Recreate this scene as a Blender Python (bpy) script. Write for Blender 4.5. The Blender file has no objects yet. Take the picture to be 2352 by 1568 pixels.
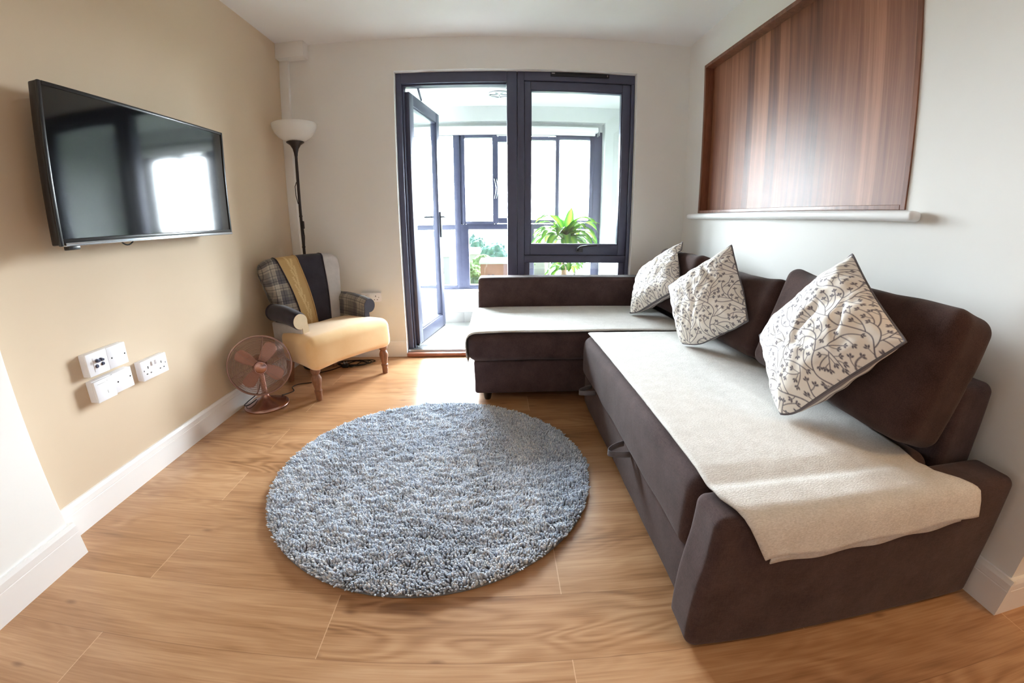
import bpy, bmesh, math, random
import numpy as np
from mathutils import Matrix, Vector

random.seed(7)
RNG = np.random.default_rng(7)
SC = bpy.context.scene
COL = SC.collection
PI = math.pi

# ---------------------------------------------------------------- helpers
class MB:
    """collects verts / faces (with a material slot each) and links them as ONE mesh object"""
    def __init__(s):
        s.v = []; s.f = []; s.m = []; s.n = 0; s.uv = None; s.attr = {}
    def add(s, verts, faces, mi=0):
        verts = np.asarray(verts, float).reshape(-1, 3)
        s.v.append(verts)
        for f in faces:
            s.f.append(tuple(int(i) + s.n for i in f)); s.m.append(mi)
        s.n += len(verts)
        return s
    def box(s, x0, x1, y0, y1, z0, z1, mi=0, M=None):
        v = np.array([(x, y, z) for x in (x0, x1) for y in (y0, y1) for z in (z0, z1)], float)
        if M is not None: v = xf(M, v)
        return s.add(v, [(0, 1, 3, 2), (4, 6, 7, 5), (0, 4, 5, 1), (2, 3, 7, 6), (0, 2, 6, 4), (1, 5, 7, 3)], mi)
    def rbox(s, x0, x1, y0, y1, z0, z1, r=0.004, seg=2, mi=0, M=None):
        bm = bmesh.new()
        bmesh.ops.create_cube(bm, size=1.0)
        for v in bm.verts:
            v.co = ((x0 + x1) / 2 + v.co.x * (x1 - x0), (y0 + y1) / 2 + v.co.y * (y1 - y0), (z0 + z1) / 2 + v.co.z * (z1 - z0))
        bmesh.ops.bevel(bm, geom=list(bm.edges), offset=r, segments=seg, profile=0.5, affect='EDGES')
        bm.verts.index_update()
        v = np.array([tuple(q.co) for q in bm.verts])
        if M is not None: v = xf(M, v)
        s.add(v, [[q.index for q in f.verts] for f in bm.faces], mi)
        bm.free(); return s
    def tube(s, path, r, n=8, mi=0, closed=False, M=None):
        P = np.asarray(path, float); k = len(P)
        R = np.full(k, r, float) if np.isscalar(r) else np.asarray(r, float)
        T = np.gradient(P, axis=0) if not closed else (np.roll(P, -1, 0) - np.roll(P, 1, 0))
        T /= np.linalg.norm(T, axis=1)[:, None] + 1e-12
        up = np.array([0, 0, 1.0]) if abs(T[0][2]) < 0.9 else np.array([1.0, 0, 0])
        N = np.zeros_like(P); a = up - T[0] * (up @ T[0]); N[0] = a / np.linalg.norm(a)
        for i in range(1, k):
            a = N[i - 1] - T[i] * (N[i - 1] @ T[i]); N[i] = a / (np.linalg.norm(a) + 1e-12)
        B = np.cross(T, N)
        ang = np.arange(n) * 2 * PI / n
        V = P[:, None] + R[:, None, None] * (np.cos(ang)[None, :, None] * N[:, None] + np.sin(ang)[None, :, None] * B[:, None])
        V = V.reshape(-1, 3)
        if M is not None: V = xf(M, V)
        F = []
        for i in range(k if closed else k - 1):
            j = (i + 1) % k
            for a in range(n):
                b = (a + 1) % n
                F.append((i * n + a, i * n + b, j * n + b, j * n + a))
        if not closed:
            F.append(tuple(range(n))[::-1]); F.append(tuple((k - 1) * n + a for a in range(n)))
        return s.add(V, F, mi)
    def lathe(s, prof, n=24, mi=0, M=None, cap=True):
        P = np.asarray(prof, float); k = len(P)
        ang = np.arange(n) * 2 * PI / n
        V = np.stack([P[:, 0, None] * np.cos(ang), P[:, 0, None] * np.sin(ang), np.repeat(P[:, 1, None], n, 1)], -1).reshape(-1, 3)
        if M is not None: V = xf(M, V)
        F = [(i * n + a, i * n + (a + 1) % n, (i + 1) * n + (a + 1) % n, (i + 1) * n + a) for i in range(k - 1) for a in range(n)]
        if cap:
            F.append(tuple(range(n))[::-1]); F.append(tuple((k - 1) * n + a for a in range(n)))
        return s.add(V, F, mi)
    def grid(s, P, mi=0, wrap_u=False, wrap_v=False, flip=False):
        P = np.asarray(P, float); a, b = P.shape[:2]
        F = []
        for i in range(a if wrap_u else a - 1):
            for j in range(b if wrap_v else b - 1):
                i2, j2 = (i + 1) % a, (j + 1) % b
                q = (i * b + j, i2 * b + j, i2 * b + j2, i * b + j2)
                F.append(q[::-1] if flip else q)
        return s.add(P.reshape(-1, 3), F, mi)
    def soft(s, x0, x1, y0, y1, z0, z1, r, n=(14, 14, 8), k=5, mi=0, fn=None):
        V, F = softbox(x0, x1, y0, y1, z0, z1, r, n, k)
        if fn is not None: V = fn(V)
        return s.add(V, F, mi)
    def build(s, name, mats, parent=None, smooth=True, auto=None, label=None):
        V = np.concatenate(s.v) if s.v else np.zeros((0, 3))
        me = bpy.data.meshes.new(name)
        me.from_pydata([tuple(v) for v in V.tolist()], [], s.f)
        mats = mats if isinstance(mats, (list, tuple)) else [mats]
        for m in mats: me.materials.append(m)
        if any(s.m): me.polygons.foreach_set('material_index', np.array(s.m, np.int32))
        me.polygons.foreach_set('use_smooth', np.full(len(s.f), bool(smooth)))
        if s.uv is not None:
            u = me.uv_layers.new(name='UVMap')
            li = np.empty(len(me.loops), np.int32); me.loops.foreach_get('vertex_index', li)
            u.data.foreach_set('uv', s.uv[li].astype(np.float32).ravel())
        for an, av in s.attr.items():
            a = me.attributes.new(an, 'FLOAT', 'POINT'); a.data.foreach_set('value', np.asarray(av, np.float32))
        me.update()
        if auto is not None:
            me.set_sharp_from_angle(angle=math.radians(auto))
        o = bpy.data.objects.new(name, me); COL.objects.link(o)
        if parent is not None: o.parent = parent
        if label: o['label'] = label
        return o

def xf(M, V):
    A = np.array(M); return np.asarray(V) @ A[:3, :3].T + A[:3, 3]

def softbox(x0, x1, y0, y1, z0, z1, r, n=(14, 14, 8), k=5):
    """box with round edges of radius r, quads everywhere so that it can be dented and puffed"""
    ax = []
    for (a, b), m in zip(((x0, x1), (y0, y1), (z0, z1)), n):
        h = (b - a) / 2; rr = min(r, h * 0.999)
        t = np.tan(np.linspace(0, PI / 4, k))          # corner parameter
        left = -h + rr * (1 - t[::-1]); mid = np.linspace(-(h - rr), h - rr, m + 1)[1:-1]; right = h - rr * (1 - t)
        ax.append(np.concatenate([left, mid, right]))
    H = np.array([(x1 - x0) / 2, (y1 - y0) / 2, (z1 - z0) / 2]); C = np.array([(x0 + x1) / 2, (y0 + y1) / 2, (z0 + z1) / 2])
    vs, fs, base = [], [], 0
    for d in range(3):
        e, f = (d + 1) % 3, (d + 2) % 3
        for sg in (-1, 1):
            A, B = np.meshgrid(ax[e], ax[f], indexing='ij')
            P = np.zeros(A.shape + (3,)); P[..., d] = sg * H[d]; P[..., e] = A; P[..., f] = B
            a, b = A.shape; vs.append(P.reshape(-1, 3))
            for i in range(a - 1):
                for j in range(b - 1):
                    q = (base + i * b + j, base + (i + 1) * b + j, base + (i + 1) * b + j + 1, base + i * b + j + 1)
                    fs.append(q if sg > 0 else q[::-1])
            base += a * b
    V = np.concatenate(vs)
    key = np.round(V * 1e5).astype(np.int64)
    _, idx, inv = np.unique(key, axis=0, return_index=True, return_inverse=True)
    inv = np.asarray(inv).reshape(-1)
    V = V[idx]
    R = np.minimum(r, H * 0.999)
    inner = np.clip(V, -(H - R), H - R); D = V - inner
    L = np.linalg.norm(D / R, axis=1, keepdims=True) + 1e-12
    V = inner + D / L + C
    return V, [tuple(inv[i] for i in f) for f in fs]

def hash3(ix, iy, iz, seed=0):
    h = (ix.astype(np.int64) * 374761393 + iy.astype(np.int64) * 668265263 + iz.astype(np.int64) * 2147483647 + seed * 974634777) & 0xffffffff
    h = ((h ^ (h >> 13)) * 1274126177) & 0xffffffff
    return ((h ^ (h >> 16)) & 0xffff) / 32767.5 - 1.0

def noise(P, scale, seed=0):
    Q = np.asarray(P, float) * scale
    i = np.floor(Q).astype(np.int64); f = Q - i; f = f * f * (3 - 2 * f)
    o = 0
    for a in (0, 1):
        for b in (0, 1):
            for c in (0, 1):
                w = (f[..., 0] if a else 1 - f[..., 0]) * (f[..., 1] if b else 1 - f[..., 1]) * (f[..., 2] if c else 1 - f[..., 2])
                o = o + w * hash3(i[..., 0] + a, i[..., 1] + b, i[..., 2] + c, seed)
    return o

def thing(name, label, cat, loc=(0, 0, 0), rz=0.0, group=None, rot=None):
    o = bpy.data.objects.new(name, None); COL.objects.link(o)
    o.empty_display_size = 0.05
    o.location = loc; o.rotation_euler = rot if rot is not None else (0, 0, rz)
    return tag(o, label, cat, group)
def tag(o, label, cat, group=None):
    o['label'] = label; o['category'] = cat
    if group: o['group'] = group
    return o
def struct(o):
    o['kind'] = 'structure'; return o

# ---------------------------------------------------------------- materials
def srgb(r, g, b):
    f = lambda c: (c / 255 / 12.92) if c / 255 <= 0.04045 else ((c / 255 + 0.055) / 1.055) ** 2.4
    return (f(r), f(g), f(b), 1.0)
class NT:
    def __init__(s, name):
        s.mat = bpy.data.materials.new(name); s.mat.use_nodes = True
        s.t = s.mat.node_tree; s.N = s.t.nodes; s.L = s.t.links
        s.N.clear(); s.out = s.N.new('ShaderNodeOutputMaterial')
        s.b = s.N.new('ShaderNodeBsdfPrincipled'); s.L.new(s.b.outputs[0], s.out.inputs[0])
    def n(s, t, **k):
        q = s.N.new('ShaderNode' + t)
        for a, v in k.items():
            if a.startswith('i_'):
                nm = a[2:]; q.inputs[int(nm) if nm.isdigit() else nm].default_value = v
            else: setattr(q, a, v)
        return q
    def l(s, a, b): s.L.new(a, b)
    def coord(s, kind='Object', scale=(1, 1, 1), rot=(0, 0, 0)):
        c = s.n('TexCoord'); m = s.n('Mapping'); s.l(c.outputs[kind], m.inputs[0])
        m.inputs['Scale'].default_value = scale; m.inputs['Rotation'].default_value = rot
        return m.outputs[0]
    def noise(s, vec, scale, detail=3, rough=0.55, dist=0):
        q = s.n('TexNoise'); q.inputs['Scale'].default_value = scale; q.inputs['Detail'].default_value = detail
        q.inputs['Roughness'].default_value = rough; q.inputs['Distortion'].default_value = dist
        s.l(vec, q.inputs['Vector']); return q.outputs['Fac']
    def ramp(s, fac, stops):
        q = s.n('ValToRGB'); e = q.color_ramp.elements
        while len(e) < len(stops): e.new(0.5)
        for x, (p, c) in zip(e, stops): x.position = p; x.color = c
        s.l(fac, q.inputs[0]); return q.outputs[0]
    def mix(s, fac, a, b, mode='MIX'):
        q = s.n('Mix', data_type='RGBA', blend_type=mode)
        for v, i in ((fac, 0), (a, 6), (b, 7)):
            if hasattr(v, 'links'): s.l(v, q.inputs[i])
            else: q.inputs[i].default_value = v
        return q.outputs[2]
    def math(s, op, a, b=None, c=None):
        q = s.n('Math', operation=op)
        for v, i in ((a, 0), (b, 1), (c, 2)):
            if v is None: continue
            if hasattr(v, 'links'): s.l(v, q.inputs[i])
            else: q.inputs[i].default_value = v
        return q.outputs[0]
    def bump(s, h, strength=0.3, dist=0.002, prev=None):
        q = s.n('Bump'); q.inputs['Strength'].default_value = strength; q.inputs['Distance'].default_value = dist
        s.l(h, q.inputs['Height'])
        if prev: s.l(prev, q.inputs['Normal'])
        s.l(q.outputs[0], s.b.inputs['Normal']); return q.outputs[0]
    def set(s, color=None, rough=None, spec=None, metal=None, sheen=None, trans=None, coat=None):
        for v, nm in ((color, 'Base Color'), (rough, 'Roughness'), (spec, 'Specular IOR Level'), (metal, 'Metallic'), (sheen, 'Sheen Weight'), (trans, 'Transmission Weight'), (coat, 'Coat Weight')):
            if v is None: continue
            if hasattr(v, 'links'): s.l(v, s.b.inputs[nm])
            else: s.b.inputs[nm].default_value = v
        return s

def plain(name, col, rough=0.5, spec=0.4, metal=0.0, var=0.04, scale=8, bump=0.0, bscale=200):
    """one colour with a slight mottle so that no surface is dead flat"""
    m = NT(name); v = m.coord()
    f = m.noise(v, scale, 3)
    lo = tuple(max(0, c * (1 - var)) for c in col[:3]) + (1,); hi = tuple(min(1, c * (1 + var)) for c in col[:3]) + (1,)
    m.set(m.ramp(f, [(0.3, lo), (0.7, hi)]), rough, spec, metal)
    if bump: m.bump(m.noise(v, bscale, 2), bump, 0.001)
    return m.mat

def fabric(name, col, col2, scale=(900, 900, 900), mot=6, bump=0.5, rough=0.95, sheen=0.15, fine=0.5, dist=0.0015, weave=False):
    m = NT(name); v = m.coord()
    a = m.noise(m.coord(scale=scale), 1.0, 2, 0.6)
    if weave:
        a1 = m.noise(m.coord(scale=(70, 70, 620)), 1.0, 2, 0.6); a2 = m.noise(m.coord(scale=(620, 620, 60)), 1.0, 2, 0.6)
        a = m.math('ADD', m.math('MULTIPLY', a, 0.34), m.math('ADD', m.math('MULTIPLY', a1, 0.33), m.math('MULTIPLY', a2, 0.33)))
    b = m.noise(v, mot, 3)
    w = m.math('ADD', m.math('MULTIPLY', a, fine), m.math('MULTIPLY', b, 1 - fine))
    m.set(m.ramp(w, [(0.34, col), (0.66, col2)]), rough, 0.15, 0, sheen)
    m.bump(a, bump, dist)
    return m.mat

def wood(name, c1, c2, c3, axis_scale, rough=0.4, spec=0.5, ring=14, bump=0.1):
    m = NT(name)
    v = m.coord(scale=axis_scale)
    a = m.noise(v, 1.0, 6, 0.6, 0.4)
    b = m.noise(m.coord(scale=tuple(q * 6 for q in axis_scale)), 1.0, 3, 0.6)
    w = m.math('ADD', m.math('MULTIPLY', a, 0.7), m.math('MULTIPLY', b, 0.3))
    m.set(m.ramp(w, [(0.32, c1), (0.5, c2), (0.68, c3)]), rough, spec)
    if bump: m.bump(b, bump, 0.0006)
    return m.mat

M = {}
M['white'] = plain('white_paint', srgb(232, 231, 228), 0.75, 0.25, 0, 0.012, 3, 0.04, 300)
M['ceiling'] = plain('ceiling_paint', srgb(236, 236, 236), 0.8, 0.2, 0, 0.01, 3)
M['tan'] = plain('tan_wall_paint', srgb(213, 194, 169), 0.7, 0.25, 0, 0.012, 3, 0.05, 350)
M['skirt'] = plain('gloss_white_wood', srgb(240, 240, 240), 0.35, 0.5, 0, 0.01, 3)
M['frame'] = plain('dark_blue_grey_aluminium', srgb(78, 81, 104), 0.38, 0.5, 0.15, 0.05, 20, 0.04, 500)
M['frame_dark'] = plain('dark_gasket', srgb(30, 31, 38), 0.5, 0.4, 0, 0.05, 20)
M['alu'] = plain('mill_aluminium', srgb(190, 192, 196), 0.3, 0.5, 0.9, 0.03, 30)
M['chrome'] = plain('chrome', srgb(205, 207, 212), 0.18, 0.5, 1.0, 0.02, 30)
M['plastic'] = plain('white_plastic', srgb(240, 241, 246), 0.28, 0.5, 0, 0.008, 10)
M['black'] = plain('black_plastic', srgb(24, 22, 24), 0.32, 0.5, 0, 0.06, 20)
M['blackm'] = plain('black_rubber', srgb(26, 23, 23), 0.6, 0.4, 0, 0.06, 20)
M['lampblack'] = plain('black_lamp_metal', srgb(38, 30, 30), 0.35, 0.5, 0.2, 0.05, 20)
M['screen'] = plain('tv_glass', srgb(10, 11, 12), 0.07, 0.5, 0, 0.02, 5)
M['screen'].node_tree.nodes['Principled BSDF'].inputs['IOR'].default_value = 1.8
M['silver'] = plain('silver_strip', srgb(200, 208, 216), 0.2, 0.5, 0.8, 0.02, 20)
M['copper'] = plain('brushed_copper', srgb(192, 154, 144), 0.27, 0.5, 1.0, 0.07, 25, 0.05, 300)
M['copper_wire'] = plain('copper_wire', srgb(180, 152, 143), 0.3, 0.5, 1.0, 0.05, 30)
M['copper_blade'] = plain('copper_blade', srgb(200, 154, 138), 0.4, 0.5, 0.55, 0.05, 20)
M['tile'] = plain('pale_floor_tile', srgb(190, 189, 186), 0.5, 0.4, 0, 0.03, 4)
M['tile_grey'] = plain('grey_skirting_tile', srgb(168, 166, 164), 0.45, 0.45, 0, 0.04, 5)
M['walnut_dark'] = wood('walnut_trim', srgb(96, 58, 42), srgb(124, 78, 58), srgb(146, 97, 75), (30, 30, 2.2), 0.35, 0.5)
M['chairwood'] = wood('turned_beech', srgb(112, 76, 56), srgb(140, 98, 74), srgb(162, 118, 92), (26, 26, 6), 0.45, 0.45)
M['threshold'] = wood('threshold_wood', srgb(140, 88, 72), srgb(164, 108, 88), srgb(182, 124, 104), (3, 30, 30), 0.4, 0.5)
M['trunk'] = wood('cane_bark', srgb(172, 140, 116), srgb(200, 166, 140), srgb(216, 186, 160), (30, 30, 90), 0.85, 0.2, bump=0.3)
M['pot'] = plain('grey_pot', srgb(120, 118, 116), 0.6, 0.4, 0, 0.05, 10)
M['soil'] = plain('soil', srgb(70, 54, 42), 0.95, 0.1, 0, 0.3, 40, 0.8, 90)
M['bal'] = plain('balcony_paint', srgb(206, 209, 208), 0.8, 0.2, 0, 0.01, 3)
M['lever'] = plain('gunmetal', srgb(70, 70, 76), 0.4, 0.5, 0.3, 0.03, 30)
M['blind'] = plain('white_blind', srgb(240, 240, 240), 0.55, 0.3, 0, 0.01, 10)

def glass_mat(name, tint=(0.985, 0.995, 0.995, 1), refl=1.0):
    m = NT(name); m.N.remove(m.b)
    t = m.n('BsdfTransparent'); t.inputs[0].default_value = tint
    g = m.n('BsdfGlossy'); g.inputs[0].default_value = (1, 1, 1, 1); g.inputs['Roughness'].default_value = 0.015
    lw = m.n('LayerWeight'); lw.inputs[0].default_value = 0.5
    fr = m.math('MULTIPLY_ADD', m.math('POWER', lw.outputs['Facing'], 5.0), 0.92 * refl, 0.05 * refl)
    x = m.n('MixShader'); m.l(fr, x.inputs[0]); m.l(t.outputs[0], x.inputs[1]); m.l(g.outputs[0], x.inputs[2])
    m.l(x.outputs[0], m.out.inputs[0]); return m.mat
M['glass'] = glass_mat('clear_glass')

def shade_mat():
    m = NT('frosted_lamp_bowl'); v = m.coord()
    m.set(m.ramp(m.noise(v, 7, 3), [(0.3, srgb(246, 245, 243)), (0.7, srgb(252, 252, 251))]), 0.25, 0.5)
    m.b.inputs['Subsurface Weight'].default_value = 0.0
    tr = m.n('BsdfTranslucent'); tr.inputs[0].default_value = srgb(240, 238, 234)
    x = m.n('MixShader', i_0=0.5); m.l(m.b.outputs[0], x.inputs[1]); m.l(tr.outputs[0], x.inputs[2])
    m.l(x.outputs[0], m.out.inputs[0]); return m.mat
M['bowl'] = shade_mat()

def floor_mat():
    m = NT('oak_laminate'); uv = m.n('UVMap'); uv.uv_map = 'UVMap'
    rnd = m.n('Attribute'); rnd.attribute_name = 'rnd'; r = rnd.outputs['Fac']
    off = m.n('CombineXYZ'); m.l(m.math('MULTIPLY', r, 37.0), off.inputs[0]); m.l(m.math('MULTIPLY', r, 91.0), off.inputs[1]); m.l(m.math('MULTIPLY', r, 13.0), off.inputs[2])
    def vec(sx, sy):
        a = m.n('VectorMath', operation='MULTIPLY'); m.l(uv.outputs[0], a.inputs[0]); a.inputs[1].default_value = (sx, sy, 1)
        b = m.n('VectorMath', operation='ADD'); m.l(a.outputs[0], b.inputs[0]); m.l(off.outputs[0], b.inputs[1]); return b.outputs[0]
    broad = m.noise(vec(1.1, 9), 1.0, 4, 0.55, 0.6)
    fine = m.noise(vec(5, 150), 1.0, 3, 0.6, 0.2)
    warp = m.noise(vec(1.3, 5.5), 1.0, 2, 0.5, 0.3)
    rings = m.math('SINE', m.math('MULTIPLY', warp, 95.0))
    rings = m.math('MULTIPLY_ADD', rings, 0.5, 0.5)
    rmask = m.ramp(m.noise(vec(0.7, 2.2), 1.0, 2), [(0.42, (0, 0, 0, 1)), (0.62, (1, 1, 1, 1))])
    sep = m.n('SeparateColor'); m.l(rmask, sep.inputs[0])
    rings = m.math('MULTIPLY', rings, sep.outputs[0])
    w = m.math('ADD', m.math('MULTIPLY', broad, 0.66), m.math('MULTIPLY', fine, 0.42))
    w = m.math('SUBTRACT', w, 0.07)
    w = m.math('SUBTRACT', w, m.math('MULTIPLY', rings, 0.16))
    w = m.math('ADD', w, m.math('MULTIPLY', m.math('SUBTRACT', r, 0.5), 0.10))
    col = m.ramp(w, [(0.16, srgb(132, 93, 62)), (0.36, srgb(173, 129, 91)), (0.55, srgb(197, 155, 116)), (0.78, srgb(216, 179, 142))])
    # knots
    vor = m.n('TexVoronoi', feature='F1', voronoi_dimensions='2D'); vor.inputs['Scale'].default_value = 1.0; m.l(vec(1.6, 4.4), vor.inputs['Vector'])
    k = m.ramp(vor.outputs['Distance'], [(0.010, (1, 1, 1, 1)), (0.045, (0, 0, 0, 1))])
    col = m.mix(m.math('MULTIPLY', k, 0.55), col, srgb(112, 74, 52))
    # seams between the planks
    sx = m.n('Attribute'); sx.attribute_name = 'seam_long'
    se = m.n('Attribute'); se.attribute_name = 'seam_end'
    col = m.mix(m.math('MULTIPLY', sx.outputs['Fac'], 0.6), col, srgb(120, 80, 54))
    col = m.mix(m.math('MULTIPLY', se.outputs['Fac'], 0.75), col, srgb(240, 206, 170))  # pale end joints: light caught on the bevels, put into the colour
    m.set(col, m.math('MULTIPLY_ADD', fine, 0.12, 0.25), 0.5)
    m.bump(fine, 0.06, 0.0006)
    return m.mat
M['floor'] = floor_mat()

def walnut_panel_mat():
    m = NT('walnut_veneer')
    c = m.n('TexCoord'); s = m.n('SeparateXYZ'); m.l(c.outputs['Object'], s.inputs[0])
    strip = m.n('CombineXYZ'); m.l(m.math('MULTIPLY', s.outputs[1], 9.0), strip.inputs[0]); m.l(m.math('MULTIPLY', s.outputs[2], 0.12), strip.inputs[1])
    vor = m.n('TexVoronoi', voronoi_dimensions='1D', feature='F1'); vor.inputs['Scale'].default_value = 1.0
    m.l(m.math('MULTIPLY', s.outputs[1], 13.0), vor.inputs['W'])
    sc = m.n('SeparateColor'); m.l(vor.outputs['Color'], sc.inputs[0])
    a = m.noise(m.coord(scale=(1, 26, 0.9)), 1.0, 5, 0.6, 0.5)
    b = m.noise(m.coord(scale=(1, 240, 4)), 1.0, 3, 0.6)
    w = m.math('ADD', m.math('MULTIPLY', a, 0.5), m.math('ADD', m.math('MULTIPLY', b, 0.22), m.math('MULTIPLY', sc.outputs[0], 0.24)))
    m.set(m.ramp(w, [(0.30, srgb(96, 54, 38)), (0.48, srgb(140, 88, 64)), (0.66, srgb(178, 124, 96))]), 0.48, 0.75)
    m.bump(b, 0.12, 0.0005)
    return m.mat
M['walnut'] = walnut_panel_mat()

M['sofa'] = fabric('brown_woven_cover', srgb(54, 40, 41), srgb(92, 74, 73), (420, 420, 420), 12, 0.6, 0.95, 0.12, 0.7, 0.0014, True)
M['sofa_top'] = M['sofa']
M['cush'] = fabric('brown_cushion_cover', srgb(50, 35, 33), srgb(80, 60, 56), (420, 420, 420), 12, 0.5, 0.95, 0.1, 0.55, 0.0012)
M['throw'] = fabric('cream_wool', srgb(208, 205, 200), srgb(236, 234, 231), (150, 420, 300), 20, 0.7, 1.0, 0.3, 0.7, 0.002)
M['pillow_back'] = None
M['piping'] = fabric('grey_piping', srgb(96, 92, 96), srgb(120, 116, 120), (900, 900, 900), 20, 0.4)

def print_mat(name, ground, ink):
    m = NT(name); a = m.n('Attribute'); a.attribute_name = 'ink'
    v = m.coord(); f = m.noise(v, 500, 2)
    m.set(m.mix(a.outputs['Fac'], ground, ink), 0.85, 0.2, 0, 0.1); m.bump(f, 0.25, 0.0006); return m.mat
M['print'] = print_mat('printed_cotton', srgb(240, 234, 226), srgb(102, 96, 106))
def stripe_mat():
    m = NT('striped_cotton'); uv = m.n('UVMap'); uv.uv_map = 'UVMap'; s = m.n('SeparateXYZ'); m.l(uv.outputs[0], s.inputs[0])
    st = m.math('SINE', m.math('MULTIPLY', s.outputs[1], 2 * PI / 0.0105))
    q = m.ramp(m.math('MULTIPLY_ADD', st, 0.5, 0.5), [(0.35, srgb(232, 226, 218)), (0.6, srgb(142, 134, 136))])
    m.set(q, 0.9, 0.15); m.bump(m.noise(m.coord(), 500, 2), 0.25, 0.0006); return m.mat
M['stripe'] = stripe_mat()

def plaid_mat(name='grey_plaid_wool', sx=1.0, sy=1.0, base=(122, 116, 110)):
    m = NT(name); uv = m.n('UVMap'); uv.uv_map = 'UVMap'; s = m.n('SeparateXYZ'); m.l(uv.outputs[0], s.inputs[0])
    def band(c, per, a, b, soft=0.01):
        t = m.math('FRACT', m.math('MULTIPLY', c, 1.0 / per))
        return m.math('MULTIPLY', m.math('GREATER_THAN', t, a), m.math('LESS_THAN', t, b))
    col = srgb(*base)
    P = 0.135
    for c in (s.outputs[0], s.outputs[1]):
        col = m.mix(m.math('MULTIPLY', band(c, P, 0.40, 0.72), 0.5), col, srgb(74, 72, 80))
        col = m.mix(m.math('MULTIPLY', band(c, P, 0.08, 0.34), 0.42), col, srgb(178, 166, 148))
    for c in (s.outputs[0], s.outputs[1]):
        col = m.mix(m.math('MULTIPLY', band(c, P, 0.17, 0.20), 0.7), col, srgb(60, 58, 66))
        col = m.mix(m.math('MULTIPLY', band(c, P, 0.545, 0.575), 0.7), col, srgb(48, 47, 56))
        col = m.mix(m.math('MULTIPLY', band(c, P, 0.82, 0.85), 0.55), col, srgb(62, 60, 68))
        col = m.mix(m.math('MULTIPLY', band(c, P, 0.36, 0.385), 0.6), col, srgb(206, 194, 174))
    f = m.noise(m.coord(scale=(500, 500, 500)), 1.0, 2)
    col = m.mix(0.12, col, m.ramp(f, [(0.3, (0, 0, 0, 1)), (0.7, (1, 1, 1, 1))]), 'OVERLAY')
    m.set(col, 0.95, 0.15, 0, 0.2); m.bump(f, 0.4, 0.001); return m.mat
M['plaid'] = plaid_mat()
M['gold'] = print_mat('gold_brocade', srgb(186, 154, 104), srgb(216, 190, 142))
M['navy'] = fabric('navy_wool', srgb(40, 37, 46), srgb(58, 54, 64), (700, 700, 700), 15, 0.4, 0.95, 0.2)
M['greywool'] = fabric('pale_grey_wool', srgb(182, 176, 174), srgb(206, 200, 197), (700, 700, 700), 15, 0.35, 0.95, 0.2)
M['seatgold'] = fabric('yellow_velvet', srgb(234, 190, 134), srgb(244, 206, 154), (600, 600, 600), 7, 0.2, 0.8, 0.5)
M['cream'] = fabric('cream_upholstery', srgb(214, 196, 164), srgb(228, 210, 180), (700, 700, 700), 15, 0.3)
def leaf_mat():
    m = NT('variegated_leaf'); uv = m.n('UVMap'); uv.uv_map = 'UVMap'; s = m.n('SeparateXYZ'); m.l(uv.outputs[0], s.inputs[0])
    d = m.math('ABSOLUTE', m.math('SUBTRACT', s.outputs[1], 0.5))
    st = m.noise(m.coord('UV', (2, 26, 1)), 1.0, 2)
    w = m.math('ADD', d, m.math('MULTIPLY', m.math('SUBTRACT', st, 0.5), 0.25))
    col = m.ramp(w, [(0.08, srgb(118, 158, 50)), (0.2, srgb(92, 140, 44)), (0.4, srgb(48, 106, 34))])
    m.set(col, 0.35, 0.5)
    tr = m.n('BsdfTranslucent'); m.l(col, tr.inputs[0])
    x = m.n('MixShader', i_0=0.4); m.l(m.b.outputs[0], x.inputs[1]); m.l(tr.outputs[0], x.inputs[2]); m.l(x.outputs[0], m.out.inputs[0]); return m.mat
M['leaf'] = leaf_mat()
def rug_mat():
    m = NT('grey_shag_pile'); a = m.n('Attribute'); a.attribute_name = 'rnd'
    m.set(m.ramp(a.outputs['Fac'], [(0.0, srgb(170, 185, 205)), (0.5, srgb(212, 224, 240)), (1.0, srgb(246, 249, 254))]), 0.9, 0.2, 0, 0.3); return m.mat
M['rug'] = rug_mat()
M['rugback'] = plain('rug_backing', srgb(120, 124, 130), 0.95, 0.1, 0, 0.1, 30)
M['brick'] = plain('far_brick', srgb(122, 88, 74), 0.9, 0.2, 0, 0.08, 1)
M['render'] = plain('far_render', srgb(150, 147, 142), 0.9, 0.2, 0, 0.03, 1)
M['roof'] = plain('far_roof', srgb(100, 92, 88), 0.9, 0.2, 0, 0.06, 1)
M['tree'] = plain('far_leaves', srgb(88, 112, 74), 0.95, 0.1, 0, 0.4, 0.8)
M['tree2'] = plain('far_leaves_blue', srgb(80, 108, 100), 0.95, 0.1, 0, 0.4, 0.8)
M['ground'] = plain('far_ground', srgb(104, 114, 92), 0.95, 0.1, 0, 0.25, 0.05)
M['pane_dark'] = plain('far_window', srgb(30, 33, 38), 0.3, 0.5, 0, 0.05, 1)

# ================================================================ THE ROOM
W, H = 2.985, 2.339
DL, DR, DT = 0.8366, 2.5835, 2.1102
XK, YF = 5.2, -6.0

def srt(name):
    o = bpy.data.objects.new(name, None); COL.objects.link(o); o['kind'] = 'structure'; return o

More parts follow.
